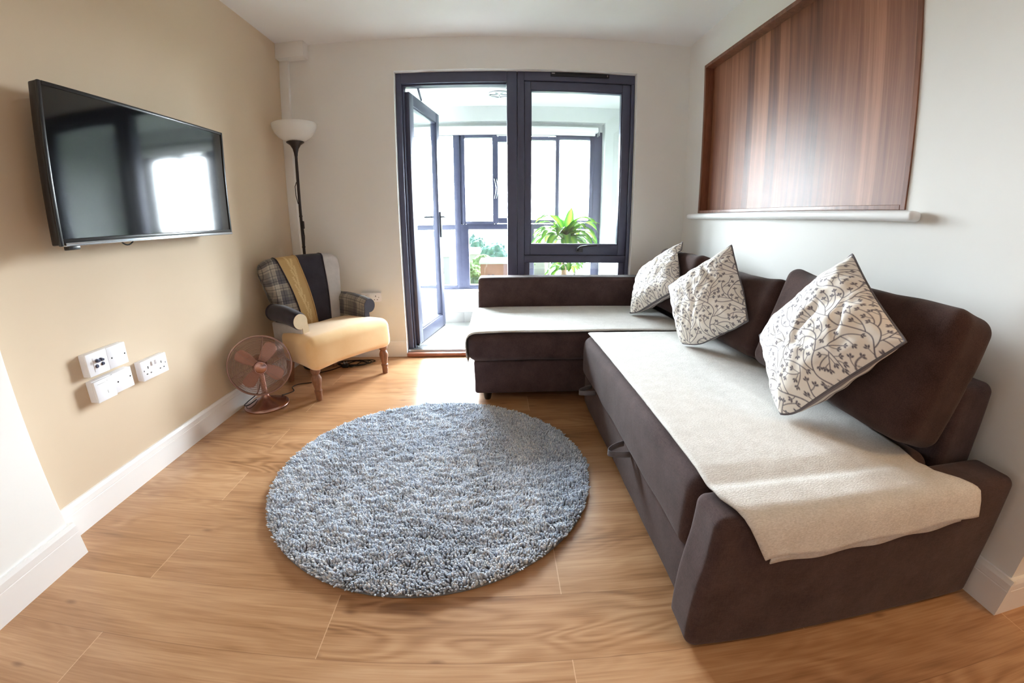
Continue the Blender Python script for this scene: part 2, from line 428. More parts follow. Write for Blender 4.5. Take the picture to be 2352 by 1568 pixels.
# floor: oak planks laid across the room, half-bonded
def build_floor():
    pw, pl = 0.2044, 1.276
    V, F, UV, RND, SL, SE = [], [], [], [], [], []
    row0 = -2.4544
    for k in range(-19, 13):
        y0 = row0 + k * pw; y1 = min(y0 + pw, 0.0)
        if y0 >= 0: break
        off = 0.452 if k % 2 else 1.09
        for j in range(-2, 5):
            x0 = max(off + j * pl, -0.1); x1 = min(off + (j + 1) * pl, XK)
            if x1 <= x0: continue
            r = random.random(); e = 0.0016
            xs = [x0, x0 + e, x1 - e, x1]; ys = [y0, y0 + e, y1 - e, y1]
            for ix, x in enumerate(xs):
                for iy, y in enumerate(ys):
                    V.append((x, y, 0.0)); UV.append((x, y - y0)); RND.append(r)
                    SL.append(1.0 if iy in (0, 3) else 0.0); SE.append(1.0 if ix in (0, 3) else 0.0)
            b = len(V) - 16
            for a in range(3):
                for c in range(3):
                    F.append((b + a * 4 + c, b + a * 4 + 4 + c, b + a * 4 + 5 + c, b + a * 4 + 1 + c))
    m = MB(); m.add(V, F); m.uv = np.array(UV); m.attr = {'rnd': RND, 'seam_long': SL, 'seam_end': SE}
    # slab under the planks
    n0 = m.n; m.box(-0.1, XK, YF, 0.0, -0.12, -0.0005)
    m.uv = np.concatenate([m.uv, np.zeros((m.n - n0, 2))])
    for k in m.attr: m.attr[k] = list(m.attr[k]) + [0.0] * (m.n - n0)
    struct(m.build('floor', M['floor'], smooth=False))
build_floor()
struct(MB().box(-0.1, XK, YF, 0.16, H, H + 0.1).build('ceiling', M['ceiling'], smooth=False))
struct(MB().box(-0.12, 0.0, -2.193, 0.0, 0, H).build('wall_left', M['tan'], smooth=False))
struct(MB().rbox(-0.12, 0.110, YF, -2.193, 0, H, 0.006).build('wall_left_near', M['white'], auto=30))
wb = MB()
wb.box(-0.12, DL, 0.0, 0.16, 0, H).box(DR, W + 0.12, 0.0, 0.16, 0, H).box(DL, DR, 0.0, 0.16, DT, H)
struct(wb.build('wall_back', M['white'], smooth=False))
PY0, PY1, PZ0, PZ1 = -0.25, -1.873, 1.107, 2.114
YE = -2.54
wr = MB()
wr.box(W, W + 0.14, YE, 0.0, 0, PZ0).box(W, W + 0.14, YE, 0.0, PZ1, H)
wr.box(W, W + 0.14, PY0, 0.0, PZ0, PZ1).box(W, W + 0.14, YE, PY1, PZ0, PZ1).box(W + 0.10, W + 0.14, PY1, PY0, PZ0, PZ1)
wr.box(W + 0.14, XK, YE, YE + 0.14, 0, H)
struct(wr.build('wall_right', M['white'], smooth=False))
struct(MB().box(XK, XK + 0.1, YF, YE + 0.14, 0, H).build('wall_kitchen', M['white'], smooth=False))
struct(MB().box(-0.12, XK + 0.1, YF - 0.1, YF, 0, H).build('wall_front', M['white'], smooth=False))

def skirting(name, p0, p1, nrm, h=0.1257, mat=None):
    """skirting board profile swept from p0 to p1 along a wall, standing out along nrm"""
    prof = [(0, 0), (0.015, 0), (0.015, 0.088), (0.0135, 0.0895), (0.0135, 0.0915), (0.015, 0.093), (0.015, 0.113), (0.009, h), (0, h)]
    p0, p1, nrm = np.array(p0), np.array(p1), np.array(nrm)
    P = np.array([[np.append(p + nrm * a, z) for a, z in prof] for p in (p0, p1)])
    m = MB().grid(P, wrap_v=True); k = len(prof)
    m.f.append(tuple(range(k))); m.m.append(0); m.f.append(tuple(range(k, 2 * k))[::-1]); m.m.append(0)
    return struct(m.build(name, mat or M['skirt'], smooth=False))
skirting('baseboard_left', (0.0, -2.193), (0.0, -0.03), (1, 0))
b = skirting('baseboard_left_near', (0.110, YF), (0.110, -2.178), (1, 0))
skirting('baseboard_left_return', (0.0, -2.193), (0.110, -2.193), (0, 1))
skirting('baseboard_back', (0.068, 0.0), (DL, 0.0), (0, -1))
skirting('baseboard_right', (W, YE - 0.015), (W, 0.0), (-1, 0))
skirting('baseboard_kitchen', (W - 0.0, YE), (XK, YE), (0, -1))
struct(MB().rbox(0.0, 0.068, -0.030, 0.0, 0, 2.232, 0.004).build('trim_1', M['white'], auto=30))
struct(MB().rbox(0.0, 0.213, -0.088, 0.0, 2.230, H + 0.001, 0.005).build('trim_2', M['white'], auto=30))
struct(MB().rbox(DL, DR, -0.032, 0.02, 0.0, 0.030, 0.008, 3).build('trim_3', M['threshold'], auto=40))
struct(MB().rbox(DL, 1.70, 0.02, 0.17, 0.0, 0.046, 0.004).build('trim_4', M['alu'], auto=40))

# ---------------------------------------------------------------- the dark door and window screen
YW = 0.050                                                # front face of the frame
def frame_bar(m, x0, x1, z0, z1, y0, y1, r=0.004): m.rbox(x0, x1, y0, y1, z0, z1, r)
w1 = srt('window_1')
fr = MB()
frame_bar(fr, DL, 0.878, 0.03, DT, YW, YW + 0.09)             # left jamb
frame_bar(fr, 0.878, 1.640, 2.034, DT, YW, YW + 0.09)            # head over the door
frame_bar(fr, 0.878, 0.892, 0.03, 2.034, YW + 0.022, YW + 0.09)
frame_bar(fr, 0.892, 1.636, 2.022, 2.034, YW + 0.022, YW + 0.09)
frame_bar(fr, 1.640, 1.712, 0.03, DT, YW, YW + 0.09)          # mullion, door side
frame_bar(fr, 1.716, 1.765, 0.03, DT, YW, YW + 0.09)          # mullion, window side
frame_bar(fr, 1.765, DR, 2.046, DT, YW, YW + 0.09)            # head over the window
frame_bar(fr, 2.556, DR, 0.03, 2.046, YW, YW + 0.09)
frame_bar(fr, 1.765, 2.556, 0.720, 0.775, YW, YW + 0.09)      # transom
frame_bar(fr, 1.765, 2.556, 0.03, 0.10, YW, YW + 0.09)
frame_bar(fr, 1.765, 1.808, 0.10, 0.720, YW + 0.012, YW + 0.08)
frame_bar(fr, 2.505, 2.556, 0.10, 0.720, YW + 0.012, YW + 0.08)
for q in ((1.700, 1.730, 0.03, 2.10), (1.758, 1.772, 0.72, 2.05), (2.548, 2.562, 0.72, 2.05)): fr.box(q[0], q[1], YW + 0.03, YW + 0.07, q[2], q[3])
for q in (0.768, 2.038): fr.box(1.772, 2.548, YW + 0.03, YW + 0.07, q, q + 0.014)
fr.build('frame', M['frame'], w1, auto=35)
sa = MB()
frame_bar(sa, 1.768, 1.812, 0.778, 2.043, YW + 0.010, YW + 0.08)
frame_bar(sa, 2.494, 2.553, 0.778, 2.043, YW + 0.010, YW + 0.08)
frame_bar(sa, 1.812, 2.494, 0.778, 0.857, YW + 0.010, YW + 0.08)
frame_bar(sa, 1.812, 2.494, 1.984, 2.043, YW + 0.010, YW + 0.08)
# glazing beads
for (a, b_, c, d) in ((1.812, 1.820, 0.857, 1.984), (2.486, 2.494, 0.857, 1.984), (1.812, 2.494, 0.857, 0.863), (1.812, 2.494, 1.976, 1.984)):
    frame_bar(sa, a, b_, c, d, YW + 0.018, YW + 0.06, 0.002)
sash = sa.build('opening_sash', M['frame'], w1, auto=35)
MB().box(1.815, 2.491, YW + 0.040, YW + 0.046, 0.860, 1.981).build('pane', M['glass'], w1, smooth=False, label='large upper pane')
MB().box(1.806, 2.508, YW + 0.040, YW + 0.046, 0.095, 0.725).build('pane', M['glass'], w1, smooth=False, label='low pane behind the sofa')
hd = MB()
hd.rbox(2.165, 2.215, YW - 0.008, YW + 0.010, 0.800, 0.832, 0.004)
hd.tube([(2.178, YW - 0.006, 0.815), (2.176, YW - 0.03, 0.830), (2.19, YW - 0.038, 0.842), (2.25, YW - 0.040, 0.852), (2.315, YW - 0.038, 0.854)], [0.009, 0.0085, 0.008, 0.007, 0.006], 10)
hd.build('window_handle', M['lever'], w1, label='dark grey lever handle')
tv_ = MB(); tv_.rbox(1.955, 2.385, YW - 0.014, YW + 0.004, 2.078, 2.102, 0.003)
vent = tv_.build('trickle_vent', M['frame_dark'], w1, auto=35)
MB().rbox(1.962, 1.985, YW - 0.017, YW - 0.010, 2.092, 2.100, 0.001).rbox(2.368, 2.373, YW - 0.017, YW - 0.010, 2.084, 2.098, 0.001).build('vent_clip', M['alu'], vent, smooth=False)

# door leaf, swung open onto the balcony
d1 = srt('door_1')
hx, hy, ex, ey = 0.897, 0.105, 1.022, 0.800
ang = math.atan2(ey - hy, ex - hx); DW = math.hypot(ex - hx, ey - hy)
MD = Matrix.Translation((hx, hy, 0)) @ Matrix.Rotation(ang, 4, 'Z')     # local x along the leaf, local -y faces the room
z0, z1 = 0.070, 1.992
df = MB()
for (a, b_, c, d) in ((0, 0.085, z0, z1), (DW - 0.082, DW, z0, z1), (0.085, DW - 0.082, z0, z0 + 0.105), (0.085, DW - 0.082, z1 - 0.085, z1)):
    df.rbox(a, b_, -0.028, 0.028, c, d, 0.004, M=MD)
for (a, b_, c, d) in ((0.085, 0.095, z0 + 0.105, z1 - 0.085), (DW - 0.092, DW - 0.082, z0 + 0.105, z1 - 0.085), (0.085, DW - 0.082, z0 + 0.105, z0 + 0.116), (0.085, DW - 0.082, z1 - 0.096, z1 - 0.085)):
    df.rbox(a, b_, -0.018, 0.018, c, d, 0.002, M=MD)
df.build('leaf_frame', M['frame'], d1, auto=35)
MB().box(0.088, DW - 0.085, -0.003, 0.003, z0 + 0.108, z1 - 0.088, M=MD).build('pane', M['glass'], d1, smooth=False)
MB().box(0.0, DW, -0.020, 0.020, z0 - 0.016, z0, M=MD).build('weather_seal', M['frame_dark'], d1, smooth=False)
for sgn in (-1, 1):
    dh = MB(); dh.rbox(DW - 0.058, DW - 0.024, sgn * 0.034 - 0.006, sgn * 0.034 + 0.006, 0.90, 1.13, 0.004, M=MD)
    dh.tube([(DW - 0.041, sgn * 0.034, 1.085), (DW - 0.041, sgn * 0.075, 1.085), (DW - 0.060, sgn * 0.084, 1.085), (DW - 0.165, sgn * 0.084, 1.083)], [0.009, 0.009, 0.009, 0.007], 10, M=MD)
    dh.build('door_handle', M['lever'], d1, label='dark grey lever handle')
hg = MB()
for z in (0.10, 1.05, 1.90): hg.tube([(0.891, 0.118, z), (0.891, 0.118, z + 0.09)], 0.010, 10)
hg.build('hinge', M['frame_dark'], d1)
MB().tube([(0.985, 0.128, 2.028), (0.962, 0.40, 2.012)], 0.008, 8).build('door_restrictor', M['frame'], d1)

# ---------------------------------------------------------------- the glazed balcony
YB, YG = 1.150, 1.270
struct(MB().box(-0.3, 4.0, 0.0, 1.5, -0.12, -0.001).build('floor_balcony', M['tile'], smooth=False))
struct(MB().box(-0.3, 4.0, 0.16, 1.5, 2.165, 2.30).build('ceiling_balcony', M['bal'], smooth=False))
bw = MB()
bw.box(-0.3, 4.0, YG - 0.005, 1.45, 1.952, 2.05).box(-0.3, 4.0, YB, 1.45, 0, 0.315).box(-0.3, 4.0, YB, 1.45, 2.023, 2.165).box(2.646, 4.0, YB, 1.45, 0.315, 2.023).box(-0.3, 0.25, YB, 1.45, 0.315, 2.023)
struct(bw.build('wall_balcony', M['bal'], smooth=False))
struct(MB().box(-0.35, -0.3, 0.0, 1.5, 0, 2.2).build('wall_balcony_left', M['bal'], smooth=False))
struct(MB().box(2.86, 2.96, 0.16, 1.15, 0, 2.165).build('wall_balcony_right', M['bal'], smooth=False))
struct(MB().rbox(0.20, 2.66, YB - 0.03, YG, 0.300, 0.332, 0.006, 2).build('trim_5', M['skirt'], auto=35))
bs = MB()
for i in range(14): bs.rbox(-0.3 + i * 0.3005, 0.0 + i * 0.3005, YB - 0.012, YB, 0.0, 0.109, 0.002)
struct(bs.build('baseboard_balcony', M['tile_grey'], auto=35))
w2 = srt('window_2')
bf = MB(); A0, A1 = YG, YG + 0.07
def bar(x0, x1, za, zb, a=A0, b=A1): bf.rbox(x0, x1, a, b, za, zb, 0.005)
bar(0.25, 2.646, 0.332, 0.380, A0 + 0.003); bar(0.25, 2.646, 0.961, 1.015, A0 + 0.003); bar(0.25, 2.646, 1.912, 1.955, A0 + 0.003)
bar(0.25, 0.33, 0.332, 1.95)
bar(1.123, 1.190, 0.38, 1.95); bar(1.190, 1.210, 1.015, 1.912, A0 + 0.015, A1); bar(1.136, 1.264, 0.34, 1.00, A0 + 0.0015)
bar(1.70, 1.830, 0.99, 1.93); bar(1.70, 1.950, 0.35, 0.985, A0 + 0.0015)
bar(2.560, 2.646, 0.332, 1.95)
bf.build('frame', M['frame'], w2, auto=35)
def sashf(x0, x1, z0_, z1_, wd=0.045, dy=0.0, nm='sash'):
    s = MB()
    for (a, b_, c, d) in ((x0, x0 + wd, z0_, z1_), (x1 - wd, x1, z0_, z1_), (x0 + wd, x1 - wd, z0_, z0_ + wd), (x0 + wd, x1 - wd, z1_ - wd, z1_)):
        s.rbox(a, b_, YG - 0.012 + dy, YG + 0.05 + dy, c, d, 0.004)
    return s.build(nm, M['frame'], w2, auto=35)
sashf(1.210, 1.566, 1.015, 1.912, 0.030)
s2 = sashf(1.520, 1.860, 1.022, 1.895, 0.058, -0.012)
sashf(1.820, 2.200, 1.022, 1.895, 0.036, 0.0)
sashf(2.168, 2.560, 1.015, 1.912, 0.040, 0.012)
hm = MB()
for dx, sg in ((1.538, 1), (1.556, 1)):
    hm.tube([(dx + 0.016 * math.sin(PI * t), YG - 0.035 - 0.012 * math.sin(PI * t), 1.27 + 0.20 * t) for t in np.linspace(0, 1, 9)], 0.004, 6)
hm.build('pull_handle', M['chrome'], s2, label='pair of curved silver pull handles')
for (x0, x1, za, zb) in ((0.33, 1.123, 1.015, 1.912), (1.240, 1.520, 1.045, 1.882), (1.578, 1.802, 1.08, 1.837), (1.856, 2.164, 1.058, 1.859), (2.208, 2.520, 1.055, 1.872),
                         (0.33, 1.136, 0.38, 0.961), (1.264, 1.70, 0.38, 0.961), (1.95, 2.56, 0.38, 0.961)):
    MB().box(x0 - 0.004, x1 + 0.004, YG + 0.026, YG + 0.031, za - 0.004, zb + 0.004).build('pane', M['glass'], w2, smooth=False)
rb = thing('roller_blind', 'white roller blind rolled up above the balcony windows', 'blind', (1.45, 1.19, 1.93))
MB().rbox(-1.15, 1.13, -0.032, 0.040, -0.004, 0.046, 0.008).build('headrail', M['blind'], rb, auto=35)
MB().tube([(-1.12, 0.0, -0.012), (1.10, 0.0, -0.012)], 0.022, 14).build('rolled_fabric', M['blind'], rb)
MB().rbox(1.13, 1.142, -0.034, 0.042, -0.036, 0.048, 0.003).build('end_bracket', M['alu'], rb, auto=35)
# round fitting on the balcony ceiling
cl = thing('ceiling_light', 'round white spoked ceiling light above the balcony', 'light', (1.590, 0.677, 2.165))
MB().lathe([(0.118, 0.0), (0.118, -0.018), (0.108, -0.026), (0.085, -0.028), (0.0, -0.028)][::1], 36, cap=False).build('housing', M['plastic'], cl, auto=40)
sp = MB(); sp.tube([(0.088 * math.cos(a), 0.088 * math.sin(a), -0.034) for a in np.arange(36) * 2 * PI / 36], 0.008, 8, closed=True)
for i in range(5):
    a = i * 2 * PI / 5 + 0.3; sp.tube([(0.02 * math.cos(a), 0.02 * math.sin(a), -0.036), (0.088 * math.cos(a), 0.088 * math.sin(a), -0.034)], 0.006, 6)
sp.build('grille', M['alu'], cl)

# ---------------------------------------------------------------- walnut panel and its ledge
wp = thing('wood_panel', 'large glossy walnut panel recessed in the right wall', 'panel', (W, (PY0 + PY1) / 2, PZ0))
hw = (PY0 - PY1) / 2; hz = PZ1 - PZ0
MB().box(0.055, 0.095, -hw, hw, 0, hz).build('veneer_board', M['walnut'], wp, smooth=False)
for nm, q in (('frame_side', (-0.006, 0.055, hw - 0.022, hw, 0, hz)), ('frame_side', (-0.006, 0.055, -hw, -hw + 0.022, 0, hz)),
              ('frame_top', (-0.006, 0.055, -hw + 0.022, hw - 0.022, hz - 0.022, hz)), ('frame_bottom', (-0.006, 0.055, -hw + 0.022, hw - 0.022, 0, 0.018))):
    MB().rbox(*q, 0.0015, 1).build(nm, M['walnut_dark'], wp, auto=35)
lg = MB().rbox(W - 0.052, W + 0.0, -1.945, -0.165, 1.066, 1.102, 0.016, 5).build('wall_ledge', M['skirt'], auto=40)
tag(lg, 'white rounded ledge under the walnut panel', 'ledge')

# ================================================================ THE SOFA
def keep(o, parent):
    """mesh written in room coordinates, hung under a thing that stands elsewhere"""
    o.parent = parent; o.matrix_parent_inverse = parent.matrix_basis.inverted(); return o
def wob(amp, sc, seed, axes=(1, 1, 1)):
    def f(V):
        for a in range(3):
            if axes[a]: V[:, a] += amp * axes[a] * noise(V, sc, seed + a)
        return V
    return f

sofa = thing('corner_sofa', 'dark brown fabric corner sofa with a chaise under the window', 'sofa', (2.2, -1.2, 0))
def sp_(name, box, r, n, fn=None, mat=None, **k):
    m = MB(); m.soft(*box, r, n, fn=fn); return keep(m.build(name, mat or M['sofa'], **k), sofa)
sp_('chaise_base', (1.420, 2.94, -0.885, -0.10, 0.048, 0.250), 0.014, (20, 10, 6), wob(0.003, 9, 1, (1, 1, 0)))
def puff_ch(V):
    c = np.clip((V[:, 2] - 0.33) / 0.08, 0, 1)
    u = (V[:, 0] - 1.39) / 1.4; w = (V[:, 1] + 0.93) / 0.71
    V[:, 2] += c * 0.002 * np.sin(PI * np.clip(w, 0, 1)); return wob(0.0025, 8, 3)(V)
sp_('chaise_cushion', (1.388, 2.795, -0.930, -0.222, 0.254, 0.418), 0.048, (34, 18, 6), puff_ch)
sp_('bolster', (1.422, 2.795, -0.218, -0.040, 0.262, 0.640), 0.028, (34, 6, 10), wob(0.003, 7, 5))
sp_('backrest', (2.800, 2.955, -2.328, -0.040, 0.040, 0.632), 0.030, (6, 40, 14), wob(0.003, 7, 7))
def puff_seat(V):
    c = np.clip((V[:, 2] - 0.30) / 0.1, 0, 1)
    V[:, 0] -= 0.006 * np.sin(PI * np.clip((V[:, 2] - 0.19) / 0.23, 0, 1)) * (V[:, 0] < 2.2)
    return wob(0.004, 7, 9)(V)
sp_('seat_cushion', (2.028, 2.795, -2.322, -0.958, 0.186, 0.420), 0.048, (20, 36, 8), puff_seat)
sp_('pull_out_front', (2.046, 2.70, -2.318, -0.966, 0.022, 0.190), 0.012, (6, 30, 6), wob(0.003, 9, 13, (1, 0, 0)))
def puff_arm(V):
    h = np.clip(V[:, 2] / 0.41, 0, 1)
    V[:, 1] += (V[:, 1] < -2.40) * 0.006 * (1 - h) * -1 + 0.0
    V[:, 0] -= (V[:, 0] < 2.2) * 0.009 * np.sin(PI * np.clip((0.30 - V[:, 2]) / 0.30, 0, 1)) * (V[:, 2] < 0.30)
    return wob(0.0035, 8, 17)(V)
arm = sp_('armrest', (2.016, 2.955, -2.460, -2.332, 0.006, 0.410), 0.026, (30, 6, 14), puff_arm)
for (lx, ly) in ((1.492, -0.845), (1.50, -0.20)):
    m = MB(); m.lathe([(0.018, 0.0), (0.022, 0.012), (0.029, 0.05)], 16, M=Matrix.Translation((lx, ly, 0))); keep(m.build('leg', M['black'], auto=40), sofa)
for yc, zc in ((-1.225, 0.203), (-1.795, 0.203)):
    # ribbon loop sticking out under the seat edge
    t = np.linspace(0, 1, 15); P = []
    for k in (-0.012, 0.012):
        row = []
        for a in t:
            x = 2.034 - 0.074 * math.sin(PI * a) ** 0.7; y = yc - 0.042 + 0.084 * a
            row.append((x, y, zc + k - 0.012 * math.sin(PI * a)))
        P.append(row)
    m = MB().grid(np.array(P)); o = keep(m.build('pull_strap', M['piping']), sofa)
    o.modifiers.new('thick', 'SOLIDIFY').thickness = 0.002

# ---------------------------------------------------------------- loose back cushions
def back_cushion(y0, y1, label, ztop, tip=0.0, seed=0, xb=0.0, rzd=0.0):
    L = abs(y1 - y0); th = 0.165; hh = ztop - 0.443
    t = thing('back_cushion', label, 'cushion', (2.70 + xb, (y0 + y1) / 2, 0.443), 0, 'brown back cushions on the sofa')
    m = MB()
    def fn(V):
        u = V[:, 1] / (L / 2); w = (V[:, 2] - hh / 2) / (hh / 2)
        pf = (1 - np.clip(np.abs(u), 0, 1) ** 2.4) * (1 - np.clip(np.abs(w), 0, 1) ** 2.2)
        V[:, 0] += np.sign(V[:, 0]) * 0.030 * pf * (np.abs(V[:, 0]) > 0.01)
        V[:, 2] -= 0.016 * (1 - u ** 2) * np.clip(w, 0, 1) * 0.5 - tip * u * np.clip(w, 0, 1)
        V[:, 2] += 0.008 * noise(V * np.array([0.3, 1, 0.3]), 9, seed) * np.clip(w, 0, 1)
        return wob(0.005, 8, seed + 30)(V)
    m.soft(-th / 2, th / 2, -L / 2, L / 2, 0.0, hh, 0.045, (6, 30, 22), 6, fn=fn)
    lean = 0.31
    A = Matrix.Rotation(rzd, 4, 'Z') @ Matrix.Translation((th / 2 - 0.045, 0, 0)) @ Matrix.Rotation(lean, 4, 'Y')
    V = xf(A, m.v[0]); V[:, 2] -= V[:, 2].min()
    V[:, 0] = np.minimum(V[:, 0], 2.792 - (2.70 + xb) + np.clip((V[:, 2] + 0.443 - 0.650) * 4, 0, 0.19))
    m.v[0] = V
    m.build('cover', M['cush'], t)
    # stitched seam piping round the front face edge
    return t
back_cushion(-0.228, -0.845, 'brown back cushion in the far corner by the window wall', 0.838, seed=1, xb=-0.050)
back_cushion(-0.86, -1.585, 'brown back cushion between the middle and nearest patterned pillows', 0.800, seed=2, xb=-0.055)
back_cushion(-1.60, -2.345, 'big brown back cushion nearest the armrest, behind the largest patterned pillow', 0.842, seed=3, xb=-0.062, tip=0.010)

# ---------------------------------------------------------------- throws
def cloth(name, P, label, thick=0.004, mat=None):
    m = MB().grid(P, flip=True); o = m.build(name, mat or M['throw'])
    s = o.modifiers.new('thick', 'SOLIDIFY'); s.thickness = thick; s.offset = 1.0
    return tag(o, label, 'throw')
def sweep(path, n):
    P = np.array(path, float); d = np.r_[0, np.cumsum(np.linalg.norm(np.diff(P, axis=0), axis=1))]
    t = np.linspace(0, d[-1], n); return np.stack([np.interp(t, d, P[:, i]) for i in range(P.shape[1])], 1)
arc = lambda cx, cz, r, a0, a1, n=8: [(cx + r * math.cos(a), cz + r * math.sin(a)) for a in np.linspace(a0, a1, n)]
pth = sweep([(1.392, 0.262), (1.381, 0.30), (1.379, 0.36)] + arc(1.436, 0.368, 0.057, PI, PI / 2) + [(1.6, 0.430), (2.2, 0.432), (2.66, 0.430)], 90)
ys = np.linspace(-0.924, -0.233, 40)
P = np.zeros((len(ys), len(pth), 3))
for i, y in enumerate(ys):
    w = (y + 0.924) / 0.698
    P[i, :, 0] = pth[:, 0]; P[i, :, 2] = pth[:, 1] + 0.005 * math.sin(PI * w) * (pth[:, 0] > 1.45)
    P[i, :, 1] = y + 0.004 * np.sin(pth[:, 0] * 9)
nz = noise(P * np.array([1.2, 9, 1]), 5, 40); P[..., 2] += 0.0012 * nz
P[0, :, 2] -= 0.004
cloth('throw_blanket', P, 'cream wool throw spread over the chaise under the window')
# the long one: seat, then over the armrest
cp = sweep([(-0.968, 0.428), (-1.2, 0.432), (-1.8, 0.433), (-2.27, 0.430), (-2.318, 0.424), (-2.342, 0.420), (-2.365, 0.424), (-2.43, 0.421), (-2.452, 0.414), (-2.466, 0.400), (-2.472, 0.370), (-2.476, 0.314)], 150)
us = np.linspace(0, 1, 60)
P = np.zeros((len(us), len(cp), 3))
yk = [-0.9, -1.4, -2.0, -2.30, -2.36, -2.44, -2.48]
s_ = np.linspace(0, 1, len(cp)); dist = np.r_[0, np.cumsum(np.linalg.norm(np.diff(cp, axis=0), axis=1))]
dk = [0, 0.55, 1.1, 1.36, 1.42, 1.50, dist[-1]]
xl = np.interp(dist, dk, [2.052, 2.050, 2.048, 2.046, 2.052, 2.085, 2.140])
xr = np.interp(dist, dk, [2.720, 2.720, 2.715, 2.690, 2.695, 2.780, 2.800])
for i, u in enumerate(us):
    P[i, :, 0] = xl + (xr - xl) * u; P[i, :, 1] = cp[:, 0]; P[i, :, 2] = cp[:, 1]
over = np.clip((dist - 1.48) / 0.12, 0, 1)
P[..., 2] += 0.0008 * noise(P * np.array([2, 2, 1]), 6, 41) + 0.0007 * noise(P, 40, 42)
P[..., 2] += over[None, :] * (0.022 * us[:, None] ** 1.5 + 0.006 * np.sin(us[:, None] * 17) * over[None, :])
P[..., 1] -= over[None, :] * (0.005 * np.abs(np.sin(us[:, None] * 9)) )
P[0, :, 2] -= 0.003
o = cloth('throw_blanket', P, 'long cream wool throw on the seat and over the near armrest', 0.005)
xs = np.linspace(2.165, 2.755, 50); zz = np.linspace(0.340, 0.286, 5)
P2 = np.zeros((len(xs), len(zz), 3)); 
for j, z in enumerate(zz):
    P2[:, j, 0] = xs; P2[:, j, 1] = -2.4700; P2[:, j, 2] = z + 0.024 * np.linspace(0, 1, len(xs)) ** 1.5 + 0.004 * np.sin(np.linspace(0, 21, len(xs)))
hm_ = MB().grid(P2, flip=True).build('folded_hem', M['throw'], o); hm_.modifiers.new('thick', 'SOLIDIFY').thickness = 0.003

# ---------------------------------------------------------------- vine print
def seg_mask(mask, res, p0, p1, w):
    x0, y0 = p0; x1, y1 = p1; pad = w + 0.25
    n = mask.shape[0]
    a0 = max(int((min(x0, x1) - pad) * res), 0); a1 = min(int((max(x0, x1) + pad) * res) + 2, n)
    b0 = max(int((min(y0, y1) - pad) * res), 0); b1 = min(int((max(y0, y1) + pad) * res) + 2, n)
    if a0 >= a1 or b0 >= b1: return
    X = (np.arange(a0, a1)[:, None]) / res; Y = (np.arange(b0, b1)[None, :]) / res
    dx, dy = x1 - x0, y1 - y0; L2 = dx * dx + dy * dy + 1e-9
    t = np.clip(((X - x0) * dx + (Y - y0) * dy) / L2, 0, 1)
    d = np.hypot(X - x0 - t * dx, Y - y0 - t * dy)
    q = np.clip((w / 2 - d) * res + 0.5, 0, 1)
    mask[a0:a1, b0:b1] = np.maximum(mask[a0:a1, b0:b1], q)
def ell_mask(mask, res, c, ang, a, b):
    n = mask.shape[0]
    a0 = max(int((c[0] - a - .1) * res), 0); a1 = min(int((c[0] + a + .1) * res) + 2, n)
    b0 = max(int((c[1] - a - .1) * res), 0); b1 = min(int((c[1] + a + .1) * res) + 2, n)
    if a0 >= a1 or b0 >= b1: return
    X = (np.arange(a0, a1)[:, None]) / res - c[0]; Y = (np.arange(b0, b1)[None, :]) / res - c[1]
    u = X * math.cos(ang) + Y * math.sin(ang); v = -X * math.sin(ang) + Y * math.cos(ang)
    d = (1 - np.sqrt((u / a) ** 2 + (v / b) ** 2)) * b
    mask[a0:a1, b0:b1] = np.maximum(mask[a0:a1, b0:b1], np.clip(d * res + 0.5, 0, 1))
